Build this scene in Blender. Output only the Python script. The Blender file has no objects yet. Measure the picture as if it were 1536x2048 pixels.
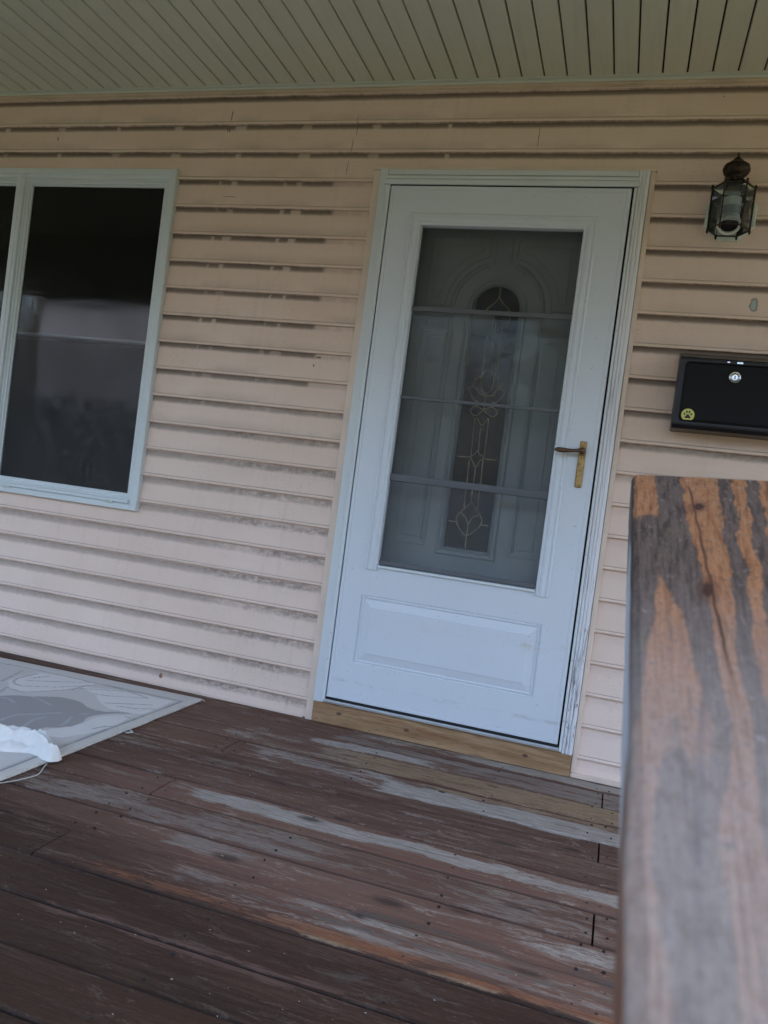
import bpy, bmesh, math, random
from mathutils import Vector, Matrix, noise as mnoise
R = math.radians
random.seed(7)
scene = bpy.context.scene
COL = scene.collection

# ------------------------------------------------------------------ camera
cd = bpy.data.cameras.new('camera'); cam = bpy.data.objects.new('camera', cd); COL.objects.link(cam)
cd.sensor_fit = 'HORIZONTAL'; cd.sensor_width = 36.0; cd.lens = 1594.0 / 1536.0 * 36.0
cd.clip_start = 0.02; cd.clip_end = 2000
cam.matrix_world = Matrix.Translation((1.096, -2.965, 0.920)) @ Matrix.Rotation(R(16.604), 4, 'Z') @ Matrix.Rotation(R(88.755), 4, 'X') @ Matrix.Rotation(R(7.363), 4, 'Z')
cd.dof.use_dof = True; cd.dof.focus_distance = 3.05; cd.dof.aperture_fstop = cd.lens / 1.7
scene.camera = cam

# ------------------------------------------------------------------ sky, sun, exposure
world = bpy.data.worlds.new('World'); scene.world = world; world.use_nodes = True
wn = world.node_tree; wn.nodes.clear()
sky = wn.nodes.new('ShaderNodeTexSky'); sky.sky_type = 'NISHITA'; sky.sun_disc = False
sky.sun_elevation = R(42); sky.sun_rotation = R(20); sky.air_density = 1.0; sky.dust_density = 8.0; sky.ozone_density = .6
bg = wn.nodes.new('ShaderNodeBackground'); bg.inputs[1].default_value = 0.15
wo = wn.nodes.new('ShaderNodeOutputWorld'); wn.links.new(sky.outputs[0], bg.inputs[0]); wn.links.new(bg.outputs[0], wo.inputs[0])
sd = bpy.data.lights.new('sun', 'SUN'); sd.energy = 0.6; sd.angle = R(15); sd.color = (1, .97, .93)
sun = bpy.data.objects.new('sun', sd); COL.objects.link(sun); sun.rotation_euler = (R(-48), 0, R(-20))
scene.view_settings.view_transform = 'Standard'; scene.view_settings.look = 'None'
scene.view_settings.exposure = 3.05; scene.view_settings.gamma = 1
scene.cycles.use_denoising = True
scene.cycles.max_bounces = 10; scene.cycles.diffuse_bounces = 6; scene.cycles.transparent_max_bounces = 16

# ------------------------------------------------------------------ node helpers
class V:
    """a node socket with arithmetic"""
    def __init__(s, m, sock): s.m, s.s = m, sock
    def _op(s, op, *a, clamp=False):
        n = s.m.t.nodes.new('ShaderNodeMath'); n.operation = op; n.use_clamp = clamp
        for i, v in enumerate((s,) + a): s.m.put(n.inputs[i], v)
        return V(s.m, n.outputs[0])
    def __add__(s, o): return s._op('ADD', o)
    def __radd__(s, o): return s._op('ADD', o)
    def __sub__(s, o): return s._op('SUBTRACT', o)
    def __rsub__(s, o): return (s * -1) + o
    def __mul__(s, o): return s._op('MULTIPLY', o)
    def __rmul__(s, o): return s._op('MULTIPLY', o)
    def __truediv__(s, o): return s._op('DIVIDE', o)
    def lt(s, o): return s._op('LESS_THAN', o)
    def gt(s, o): return s._op('GREATER_THAN', o)
    def fract(s): return s._op('FRACT')
    def floor(s): return s._op('FLOOR')
    def abs(s): return s._op('ABSOLUTE')
    def clamp(s): return s._op('ADD', 0.0, clamp=True)
    def pow(s, o): return s._op('POWER', o)
    def sqrt(s): return s._op('SQRT')
    def step(s, a, b, lo=0.0, hi=1.0):          # smoothstep a..b
        n = s.m.t.nodes.new('ShaderNodeMapRange'); n.interpolation_type = 'SMOOTHSTEP'
        for i, v in enumerate((s, a, b, lo, hi)): s.m.put(n.inputs[i], v)
        return V(s.m, n.outputs[0])

class M:
    def __init__(s, name):
        s.mat = bpy.data.materials.new(name); s.mat.use_nodes = True; s.t = s.mat.node_tree; s.t.nodes.clear()
        s.out = s.t.nodes.new('ShaderNodeOutputMaterial')
        s.b = s.t.nodes.new('ShaderNodeBsdfPrincipled'); s.t.links.new(s.b.outputs[0], s.out.inputs[0])
        tc = s.t.nodes.new('ShaderNodeTexCoord'); s.co = tc.outputs['Object']
        sp = s.t.nodes.new('ShaderNodeSeparateXYZ'); s.t.links.new(s.co, sp.inputs[0])
        s.x, s.y, s.z = (V(s, sp.outputs[i]) for i in range(3))
    def put(s, inp, v):
        if isinstance(v, V): s.t.links.new(v.s, inp)
        elif isinstance(v, (tuple, list)): inp.default_value = tuple(v) + ((1,) if len(v) == 3 and len(inp.default_value) == 4 else ())
        else:
            try: inp.default_value = v
            except TypeError: s.t.links.new(v, inp)
    def rnd(s):
        g = s.t.nodes.new('ShaderNodeNewGeometry'); return V(s, g.outputs['Random Per Island'])
    def attr(s, name):
        a = s.t.nodes.new('ShaderNodeAttribute'); a.attribute_name = name; return V(s, a.outputs['Color']), V(s, a.outputs['Fac'])
    def vec(s, x, y, z):
        c = s.t.nodes.new('ShaderNodeCombineXYZ')
        for i, v in enumerate((x, y, z)): s.put(c.inputs[i], v)
        return V(s, c.outputs[0])
    def noise(s, scale=1, detail=4, rough=.55, dist=0, at=None, mul=None, off=(0, 0, 0)):
        n = s.t.nodes.new('ShaderNodeTexNoise'); n.inputs['Scale'].default_value = scale
        n.inputs['Detail'].default_value = detail; n.inputs['Roughness'].default_value = rough; n.inputs['Distortion'].default_value = dist
        src = at if at is not None else V(s, s.co)
        if mul is not None:
            mp = s.t.nodes.new('ShaderNodeMapping'); s.t.links.new(src.s, mp.inputs[0]); mp.inputs['Scale'].default_value = mul; mp.inputs['Location'].default_value = off
            src = V(s, mp.outputs[0])
        s.t.links.new(src.s, n.inputs['Vector']); return V(s, n.outputs[0])
    def mix(s, f, a, b, mode='MIX'):
        n = s.t.nodes.new('ShaderNodeMix'); n.data_type = 'RGBA'; n.blend_type = mode; n.clamp_factor = True
        s.put(n.inputs[0], f); s.put(n.inputs[6], a); s.put(n.inputs[7], b); return V(s, n.outputs[2])
    def base(s, c): s.put(s.b.inputs['Base Color'], c)
    def set(s, rough=None, metal=None, spec=None, **k):
        if rough is not None: s.put(s.b.inputs['Roughness'], rough)
        if metal is not None: s.put(s.b.inputs['Metallic'], metal)
        if spec is not None: s.put(s.b.inputs['Specular IOR Level'], spec)
    def bump(s, h, dist=.001, strength=1.0):
        n = s.t.nodes.new('ShaderNodeBump'); n.inputs['Distance'].default_value = dist; n.inputs['Strength'].default_value = strength
        s.put(n.inputs['Height'], h); s.t.links.new(n.outputs[0], s.b.inputs['Normal'])

def spot(m, cx, cz, rx, rz, wob=.35, freq=60):
    """irregular spot mask on a vertical wall"""
    dx = (m.x - cx) / rx; dz = (m.z - cz) / rz
    d = (dx * dx + dz * dz).sqrt() + (m.noise(freq, 3) - .5) * wob * 3
    return d.step(1.1, .85)

Z0, SP = 2.1414, 0.1143        # course line 0 and exposure of the siding

def mat_siding():
    m = M('vinyl_siding')
    k = (Z0 - m.z) / SP                      # course number, grows downward
    t = k.fract() * SP                       # metres below the crease of a course
    row = k.floor()
    big = m.noise(1.3, 3)
    col = m.mix(big.step(.3, .7), (.71, .555, .460), (.77, .618, .535))
    vst = m.noise(1, 4, .6, mul=(28, 1, 2.2))
    col = m.mix(vst.step(.52, .78) * .2, col, (.50, .40, .33))
    hst = m.noise(1, 4, .6, mul=(5, 1, 190))
    col = m.mix(hst.step(.55, .8) * .14, col, (.43, .35, .29))
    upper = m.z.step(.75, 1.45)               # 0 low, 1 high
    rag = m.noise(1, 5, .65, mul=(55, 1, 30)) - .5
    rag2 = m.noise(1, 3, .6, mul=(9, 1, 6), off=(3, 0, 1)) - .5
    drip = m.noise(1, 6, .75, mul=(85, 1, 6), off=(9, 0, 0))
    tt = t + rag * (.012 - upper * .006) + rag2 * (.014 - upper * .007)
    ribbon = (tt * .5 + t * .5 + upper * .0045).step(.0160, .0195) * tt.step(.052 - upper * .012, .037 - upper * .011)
    # places where water ran over the ribbon and washed part of it off
    jit = (m.noise(5, 1, .5, at=m.vec(0, row * .37, 2)) - .5) * .035 + (m.noise(1, 3, .6, mul=(60, 1, 60), off=(0, 0, 7)) - .5) * .02
    xs = m.x + jit - m.z * .02
    wd = m.noise(1, 1, .5, at=m.vec(m.x * 2.3, 0, row * 1.7)).step(.3, .7, .02, .085)
    d1 = (((xs + .655) / .296 + .5).fract() - .5).abs(); d2 = (((xs + .718) / .296 + .5).fract() - .5).abs()
    g1 = (d1 - wd).step(.022, -.022); g2 = (d2 - wd * .5).step(.014, -.014) * row.gt(-.5) * .8
    gaps = (g1 + g2).clamp() * row.gt(-2.5) * (m.x.lt(.46)) * m.z.step(.95, 1.6) * t.step(.0135, .0175) * m.noise(1, 2, .5, at=m.vec(m.x * 2.1, 3, row * 2.9)).step(.3, .62, .15, .85)
    edge = -.17 + (m.noise(6, 1, .5, at=m.vec(0, row * .61, 5)) - .5) * .16 - m.z.step(2.2, 1.0) * -.02
    nearj = (m.x - edge).step(-.012, .012) * (m.x.lt(.02)) * m.z.step(2.22, 2.1) * m.z.step(1.15, 1.35)
    lowr = m.x.gt(1.02) * m.z.step(1.25, .95)
    patch = m.noise(1, 3, .6, mul=(2.1, 1, 7), off=(0, 0, 4)).step(.36, .56)
    lefts = m.x.step(-.35, -.62)             # smooth grey ribbons under the window, broken clumps nearer the door
    clump = m.noise(1, 5, .7, mul=(30, 1, 62), off=(4, 0, 2)).step(.34, .60)
    dash = m.noise(1, 4, .75, mul=(85, 1, 9), off=(2, 0, 6)).step(.40, .64)
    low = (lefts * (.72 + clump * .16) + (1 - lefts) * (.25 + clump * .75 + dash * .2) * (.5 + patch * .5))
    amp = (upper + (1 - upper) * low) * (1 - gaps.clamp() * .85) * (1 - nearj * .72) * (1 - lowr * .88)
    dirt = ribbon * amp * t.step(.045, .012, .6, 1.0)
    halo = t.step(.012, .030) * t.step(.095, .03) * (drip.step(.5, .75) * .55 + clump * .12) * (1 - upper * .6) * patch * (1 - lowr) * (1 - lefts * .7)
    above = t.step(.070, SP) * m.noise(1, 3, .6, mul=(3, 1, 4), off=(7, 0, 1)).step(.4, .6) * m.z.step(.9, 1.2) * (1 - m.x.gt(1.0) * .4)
    speck = m.noise(1, 2, .5, mul=(160, 1, 160)).step(.72, .78) * .35 * (1 - upper)
    grid = m.noise(1, 2, .5, mul=(60, 1, 300)).step(.56, .66) * m.noise(1, 2, .5, mul=(4, 1, 4), off=(2, 0, 2)).step(.5, .62) * .22
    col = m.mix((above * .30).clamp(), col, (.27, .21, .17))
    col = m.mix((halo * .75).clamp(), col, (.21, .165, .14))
    col = m.mix((speck + grid).clamp(), col, (.30, .24, .2))
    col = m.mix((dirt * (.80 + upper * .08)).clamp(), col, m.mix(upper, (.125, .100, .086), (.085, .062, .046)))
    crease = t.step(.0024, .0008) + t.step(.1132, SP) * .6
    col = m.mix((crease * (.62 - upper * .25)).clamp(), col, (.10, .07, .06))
    # single marks
    col = m.mix(spot(m, 1.426, 1.722, .010, .019), col, (.40, .46, .45))
    rim = spot(m, 1.426, 1.722, .014, .024) * (1 - spot(m, 1.426, 1.722, .009, .018)); col = m.mix(rim * .7, col, (.12, .13, .12))
    col = m.mix(spot(m, -.669, .043, .008, .012), col, (.27, .11, .07))
    for cx, cz, rx, rz in ((-.655, 2.394, .0025, .02), (-.672, 2.338, .003, .007), (-.662, 2.335, .003, .008), (-1.51, 2.303, .003, .008), (-.14, 1.428, .012, .004), (-.155, 1.395, .003, .006), (-.098, 2.35, .0013, .045), (-.108, 2.27, .0013, .03), (-.118, 2.18, .0012, .03), (.62, 2.30, .0012, .05), (1.24, 2.44, .003, .003), (-.62, 2.06, .03, .0012)):
        col = m.mix(spot(m, cx, cz, rx, rz, .5, 120) * .85, col, (.07, .05, .04))
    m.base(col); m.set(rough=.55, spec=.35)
    m.bump(m.noise(1, 5, .65, mul=(9, 1, 240)) + m.noise(1, 3, .5, mul=(2.5, 1, 12)) * 2.5, .0010, .8)
    return m.mat

def mat_plain(name, c, rough=.5, metal=0, spec=.5, var=.12, vs=8, bump=0, bs=60, dark=None, mul=None):
    m = M(name); n = m.noise(vs, 5, .6, mul=mul) if mul else m.noise(vs, 5, .6)
    d = dark or tuple(v * (1 - var * 2) for v in c)
    m.base(m.mix(n.step(.35, .75), c, d)); m.set(rough, metal, spec)
    if bump: m.bump(m.noise(bs, 4), bump, 1)
    return m.mat

def mat_white_paint(name, c=(.63, .68, .71), dirty=.25):
    m = M(name)
    n = m.noise(2.2, 4, .6); st = m.noise(1, 5, .7, mul=(30, 30, 2.5))
    col = m.mix(n.step(.3, .75) * .35, c, tuple(v * .86 for v in c))
    col = m.mix(st.step(.58, .8) * dirty, col, (.46, .47, .44))
    smg = m.noise(9, 6, .75, off=(3, 1, 2), mul=(1, 1, 1)).step(.62, .78)
    col = m.mix(smg * dirty * .8, col, (.5, .5, .44))
    sp = m.noise(150, 1, .5).step(.75, .79); col = m.mix(sp * .5, col, (.2, .2, .18))
    m.base(col); m.set(rough=.42, spec=.4)
    m.bump(m.noise(140, 3), .0004, .6)
    return m.mat

def mat_door_paint():
    m = M('storm_door_paint'); c = (.62, .675, .74)
    n = m.noise(1.6, 4, .6)
    col = m.mix(n.step(.3, .8) * .3, c, (.54, .59, .635))
    st = m.noise(1, 5, .7, mul=(40, 1, 3)); col = m.mix(st.step(.6, .85) * .18, col, (.45, .47, .46))
    # yellowish rub marks along the lower part and on the kick panel
    rub = m.noise(1, 6, .75, mul=(10, 1, 28)).step(.48, .7)
    a = (m.z - .185 - (m.noise(5, 2) - .5) * .02).abs().step(.012, .002) * rub
    b = m.z.step(.40, .455) * m.z.step(.475, .46) * rub * m.x.step(.3, .6)
    c2 = m.noise(5, 6, .8, off=(1, 0, 4), mul=(1, 1, 1.4)).step(.56, .74) * m.z.step(.6, .42)
    col = m.mix(a * .5, col, (.36, .36, .31)); col = m.mix((b * .55).clamp(), col, (.45, .42, .33)); col = m.mix(c2 * .28, col, (.48, .48, .42))
    sp = m.noise(120, 1, .5, off=(2, 2, 2), mul=(1, 1, 1)).step(.765, .79); col = m.mix(sp * .6, col, (.2, .2, .2))
    m.base(col); m.set(rough=.38, spec=.45); m.bump(m.noise(90, 3) * .4 + m.noise(12, 2), .0006, .5)
    return m.mat

def mat_peeling():
    m = M('peeling_white_paint')
    c = m.mix(m.noise(3, 4).step(.3, .7) * .4, (.74, .75, .78), (.62, .63, .65))
    low = m.z.step(1.2, .2)
    ck = m.noise(1, 7, .7, .6, mul=(150, 150, 9)); cr = ck.step(.60 - low * .06, .66 - low * .05)
    flake = m.noise(1, 5, .75, mul=(70, 70, 26), off=(1, 4, 1)).step(.66 - low * .06, .70 - low * .06)
    c = m.mix(cr * (.25 + low * .55), c, (.22, .20, .19)); c = m.mix(flake * (.3 + low * .6), c, (.30, .28, .26))
    m.base(c); m.set(rough=.65); m.bump((1 - cr) + (1 - flake), .0012, .8); return m.mat

def mat_soffit():
    m = M('soffit_vinyl')
    c = m.mix(m.rnd() * .6, (.60, .61, .51), (.55, .56, .46))
    c = m.mix(m.noise(1, 4, .6, mul=(60, 4, 1)).step(.45, .75) * .25, c, (.42, .43, .34))
    c = m.mix(m.noise(1, 3, .6, mul=(140, 140, 1)).step(.73, .77) * .6, c, (.12, .11, .09))
    m.base(c); m.set(rough=.5); m.bump(m.noise(1, 3, mul=(200, 12, 1)), .0004, .6); return m.mat

def mat_deck():
    m = M('weathered_deck_wood')
    y = m.y * -1; x = m.x
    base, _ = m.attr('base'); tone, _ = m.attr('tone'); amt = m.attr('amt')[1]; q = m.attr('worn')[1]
    fine = m.noise(1, 6, .8, mul=(40, 190, 1)); g1 = m.noise(1, 8, .72, 1.2, mul=(2.6, 48, 1))
    peel = m.noise(1, 9, .78, .9, mul=(6, 34, 1), off=(8, 1, 0)); grit = m.noise(1, 5, .8, mul=(130, 260, 1))
    col = m.mix(fine.step(.35, .7) * .45, base, m.mix(.5, base, (.05, .03, .025)))
    col = m.mix(((g1 * .7 + fine * .5 - .10).step(.46, .60) * .62 * q), col, m.mix(fine.step(.3, .7), (.26, .185, .145), (.15, .095, .072)))
    col = m.mix(((peel * .75 + grit * .3).step(.565, .63) * .62 * q), col, (.38, .32, .27))
    warm = m.noise(1, 7, .75, .7, mul=(2.2, 30, 1), off=(1, 9, 3)).step(.54, .66); col = m.mix(warm * (q * .62), col, m.mix(fine.step(.3, .7), (.14, .068, .038), (.25, .150, .088)))
    ln_ = m.noise(1, 6, .75, .3, mul=(1.8, 120, 1), off=(4, 2, 8)).step(.62, .68); col = m.mix(ln_ * (q * .75), col, (.42, .31, .21))
    cover = (amt * .80 + (peel - .5) * 1.1 + (fine - .5) * .45 + (g1 - .5) * .5).step(.40, .56)
    lines = m.noise(1, 7, .82, .3, mul=(11, 260, 1), off=(7, 3, 2))
    shade = m.mix(lines.step(.40, .56), m.mix(.62, tone, (.045, .03, .022)), m.mix(fine.step(.3, .7), m.mix(.22, tone, (.05, .035, .03)), tone))
    col = m.mix((cover * amt.step(.02, .25)).clamp() * (.66 + grit * .45), col, shade)
    col = m.mix(m.noise(1, 7, .8, .8, mul=(4, 90, 1), off=(6, 6, 6)).step(.575, .66) * .8, col, (.060, .040, .034))
    col = m.mix(m.noise(1, 6, .8, .5, mul=(9, 320, 1), off=(2, 6, 1)).step(.58, .66) * .5, col, (.07, .05, .042))
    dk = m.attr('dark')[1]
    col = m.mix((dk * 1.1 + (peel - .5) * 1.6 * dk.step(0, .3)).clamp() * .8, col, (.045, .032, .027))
    col = m.mix(m.noise(1, 2, .5, mul=(60, 110, 1)).step(.74, .775) * .85, col, (.60, .55, .50))
    bl = (((x - .658) / .012).pow(2) + ((y - .453) / .007).pow(2)).sqrt(); col = m.mix(bl.step(1.1, .85), col, (.03, .03, .03))
    m.base(col); m.set(rough=.66 + g1 * .25, spec=.14)
    m.bump(fine * 1.2 + g1 * 1.5 + peel * 1.3, .0026, 1.0); return m.mat

def mat_cap():
    m = M('rail_cap_wood')          # local frame: x across, y along (0 = far end, negative towards the near end)
    u = m.x; v = m.y * -1
    squeeze = 1 - v * 1.05
    squeeze = squeeze._op('MAXIMUM', .30)
    u0 = u / squeeze                # the grain runs slightly askew to the edge
    gv = m.vec(u0, v * .06, 0)
    n1 = m.noise(75, 5, .62, .6, at=gv); n2 = m.noise(260, 6, .72, .3, at=gv); mot = m.noise(1, 7, .8, mul=(170, 90, 1)); mot2 = m.noise(1, 6, .75, mul=(70, 34, 1), off=(4, 4, 0))
    near = v.step(.30, .60)
    org = m.mix(n2.step(.3, .7), (.20, .075, .026), (.43, .20, .088)); gry = m.mix(n2.step(.34, .66), (.038, .025, .019), (.150, .105, .080))
    org = m.mix(near, org, m.mix(mot.step(.3, .7), (.30, .215, .170), (.44, .345, .29))); gry = m.mix(near, gry, m.mix(mot.step(.3, .7), (.215, .180, .158), (.36, .31, .275)))
    wv = (m.noise(1, 5, .65, mul=(30, 15, 1), off=(2, 0, 0)) - .5); uu = u0 + wv * .016; ur = u + wv * .010; vr = v + (mot2 - .5) * .12
    l1 = .041 + v.step(.1, .5) * .016 - v.step(.5, .56) * .009
    O1 = (uu - l1).step(-.002, .002) * uu.step(.073, .067)
    O2 = uu.step(.078, .083) * uu.step(.093, .088); O3 = uu.step(.098, .103) * uu.step(.118, .112) + uu.step(.126, .131)
    blob = ur.step(.001, .003) * ur.step(.0215, .0165) * vr.step(.215, .165)
    wl = .013 - v.step(.32, .5) * .010; wh = .014 + v.step(.32, .42) * .009
    wedge = (ur - wl).step(-.002, .002) * (wh - ur).step(-.002, .002) * vr.step(.30, .34) * v.step(.56, .47)
    pink = ur.step(.0005, .0018) * ur.step(.0085, .0060) * v.step(.46, .52)
    mask = (O1 + O2 + O3 + blob + wedge + pink).clamp()
    mask = (mask * .72 + (n1 - .5) * .75 + (mot2 - .5) * .75 - wedge * .10).step(.28, .56)
    col = m.mix(mask, gry, org)
    col = m.mix((n1.step(.56, .66) * .6), col, m.mix(near, (.045, .030, .024), (.20, .18, .18)))
    col = m.mix((n2.step(.55, .64) * .55), col, m.mix(near, (.035, .024, .018), (.17, .145, .13)))
    col = m.mix((mot.step(.54, .64) * .7), col, m.mix(near, (.040, .030, .026), (.20, .185, .18)))
    col = m.mix((mot2.step(.60, .68) * (1 - near * .7) * .6), col, (.12, .13, .035))
    col = m.mix(m.noise(1, 5, .7, mul=(120, 70, 1), off=(3, 5, 0)).step(.60, .70) * .5, col, m.mix(near, (.40, .33, .28), (.44, .42, .42)))
    gr = m.noise(1, 6, .8, mul=(520, 230, 1)); col = m.mix(gr.step(.52, .62) * (.65 - near * .3), col, m.mix(near, (.035, .024, .018), (.17, .15, .14)))
    gr2 = m.noise(1, 6, .8, mul=(900, 50, 1), off=(1, 1, 1)); col = m.mix(gr2.step(.56, .66) * (.5 - near * .25), col, (.46, .31, .20))
    cx = (u - .0455 + v * .028 + (m.noise(25, 3, at=m.vec(0, v, 0)) - .5) * .003).abs()
    col = m.mix(cx.step(.0010, .0003) * v.step(.05, .07) * v.step(.50, .40) * .9, col, (.045, .02, .012))
    for hx, hy, sx in ((.0450, .143, .0035), (.0340, .350, .0024)):
        dx = (u - hx) / sx; dy = (v - hy) / .012; d = (dx * dx + dy * dy + dx * dy * .9).sqrt() + (m.noise(300, 2) - .5) * .9
        col = m.mix(d.step(1.1, .75), col, (.008, .005, .004))
        col = m.mix(d.step(2.4, 1.2) * .5, col, (.09, .035, .02))
    side = m.z.lt(-.0045)
    vs_ = v + (mot2 - .5) * .03
    sc = m.mix(vs_.step(.22, .27), m.mix(mot.step(.3, .7), (.10, .088, .085), (.19, .17, .165)), (.40, .415, .45)); sc = m.mix(vs_.step(.500, .520), sc, m.mix(m.noise(1, 5, .7, mul=(4, 12, 60)).step(.35, .65), (.15, .085, .060), (.24, .155, .12)))
    sc = m.mix(vs_.step(.555, .60) * .85, sc, (.19, .075, .045))
    col = m.mix(side, col, sc)
    col = m.mix(u.step(.0022, .0006) * (1 - side) * (1 - near) * .7, col, (.035, .024, .02))
    col = m.mix((v + (mot2 - .5) * .012).step(.007, .001) * .85, col, (.04, .028, .02))
    m.base(col); m.set(rough=.85, spec=.15); m.bump(n2 * 1.0 + n1 * 1.6 + mot * .8 + mot2, .0022, 1.0); return m.mat

def mat_threshold():
    m = M('fresh_pine')
    warp = (m.noise(1, 3, .5, mul=(1.6, 1, 4)) - .5) * .030
    gv = m.vec(m.x * .08, 0, m.z + warp)
    n1 = m.noise(38, 4, .6, .4, at=gv); n2 = m.noise(150, 5, .7, at=gv)
    c = m.mix(n1.step(.35, .65), (.24, .135, .060), (.37, .235, .125))
    c = m.mix(n2.step(.53, .62) * .75, c, (.17, .085, .038))
    red = m.noise(1, 4, .6, .8, mul=(2.2, 1, 26), off=(4, 0, 2)).step(.56, .64) * m.z.step(.03, .055) * m.x.step(.95, .5)
    c = m.mix(red * .85, c, (.22, .085, .035))
    for kx, kz in ((.145, .052), (.42, .045), (.87, .046)):
        dx = (m.x - kx) / .009; dz = (m.z - kz) / .005; d = (dx * dx + dz * dz).sqrt() + (m.noise(150, 2) - .5) * .7
        c = m.mix(d.step(1.6, .8) * .9, c, (.07, .035, .02))
    m.base(c); m.set(rough=.6); m.bump(n2, .0006, .6); return m.mat

def mat_glass(name, refl_rough=.0, tint=(.92, .96, .95), haze=.010, hc=(.5, .55, .6)):
    m = M(name); t = m.t; t.nodes.remove(m.b)
    tr = t.nodes.new('ShaderNodeBsdfTransparent'); tr.inputs[0].default_value = tint + (1,)
    gl = t.nodes.new('ShaderNodeBsdfGlossy'); gl.inputs['Roughness'].default_value = refl_rough
    df = t.nodes.new('ShaderNodeBsdfDiffuse'); df.inputs[0].default_value = hc + (1,)
    fr = t.nodes.new('ShaderNodeFresnel'); fr.inputs[0].default_value = 1.46
    a = t.nodes.new('ShaderNodeMixShader'); b = t.nodes.new('ShaderNodeMixShader')
    gl.inputs['Roughness'].default_value = max(refl_rough, .012)
    hz = (m.noise(3, 5, .7).step(.3, .75) * haze + m.noise(1, 5, .75, mul=(20, 1, 5)).step(.5, .8) * haze)
    bp_ = t.nodes.new('ShaderNodeBump'); bp_.inputs['Distance'].default_value = .002; bp_.inputs['Strength'].default_value = .25
    m.put(bp_.inputs['Height'], m.noise(2.2, 2) + (m.noise(1, 3, .6, mul=(3, 1, 34)) * .30 if haze > .011 else 0.0) + m.x * 0); t.links.new(bp_.outputs[0], gl.inputs['Normal'])
    t.links.new(fr.outputs[0], a.inputs[0]); t.links.new(tr.outputs[0], a.inputs[1]); t.links.new(gl.outputs[0], a.inputs[2])
    m.put(b.inputs[0], hz); t.links.new(a.outputs[0], b.inputs[1]); t.links.new(df.outputs[0], b.inputs[2])
    t.links.new(b.outputs[0], m.out.inputs[0]); return m.mat

def mat_screen(name, dens=.42, c=(.035, .04, .046)):
    m = M(name); t = m.t; m.base(c); m.set(rough=.6)
    tr = t.nodes.new('ShaderNodeBsdfTransparent'); mx = t.nodes.new('ShaderNodeMixShader')
    m.put(mx.inputs[0], m.noise(1, 3, .6, mul=(4, 4, 4)).step(.3, .7, dens * .92, dens * 1.06))
    t.links.new(tr.outputs[0], mx.inputs[1]); t.links.new(m.b.outputs[0], mx.inputs[2]); t.links.new(mx.outputs[0], m.out.inputs[0]); return m.mat

def mat_brass():
    m = M('tarnished_brass'); n = m.noise(70, 6, .75); n2 = m.noise(240, 3, .6)
    c = m.mix(n.step(.4, .65), (.42, .29, .12), (.20, .12, .06)); c = m.mix(n2.step(.66, .74) * .8, c, (.06, .035, .02))
    m.base(c); m.set(rough=.36 + n * .3, metal=.75); m.bump(n, .0003, .5); return m.mat

def mat_attr(name, an, rough=.95, bump=.0015, bs=380, fuzz=.18):
    m = M(name); c, _ = m.attr(an); n = m.noise(bs, 4, .7)
    c = m.mix(n.step(.3, .7) * fuzz, c, (.16, .16, .17)); c = m.mix(m.noise(5, 5, .7).step(.5, .75) * .12, c, (.28, .27, .25))
    m.base(c); m.set(rough=rough, spec=.1); m.bump(n, bump, .9); return m.mat

def mat_bronze():
    m = M('aged_bronze'); n = m.noise(55, 5, .7)
    m.base(m.mix(n.step(.4, .66), (.014, .010, .008), (.055, .034, .018))); m.set(rough=.45, metal=.5); m.bump(n, .0006, .6); return m.mat

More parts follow.
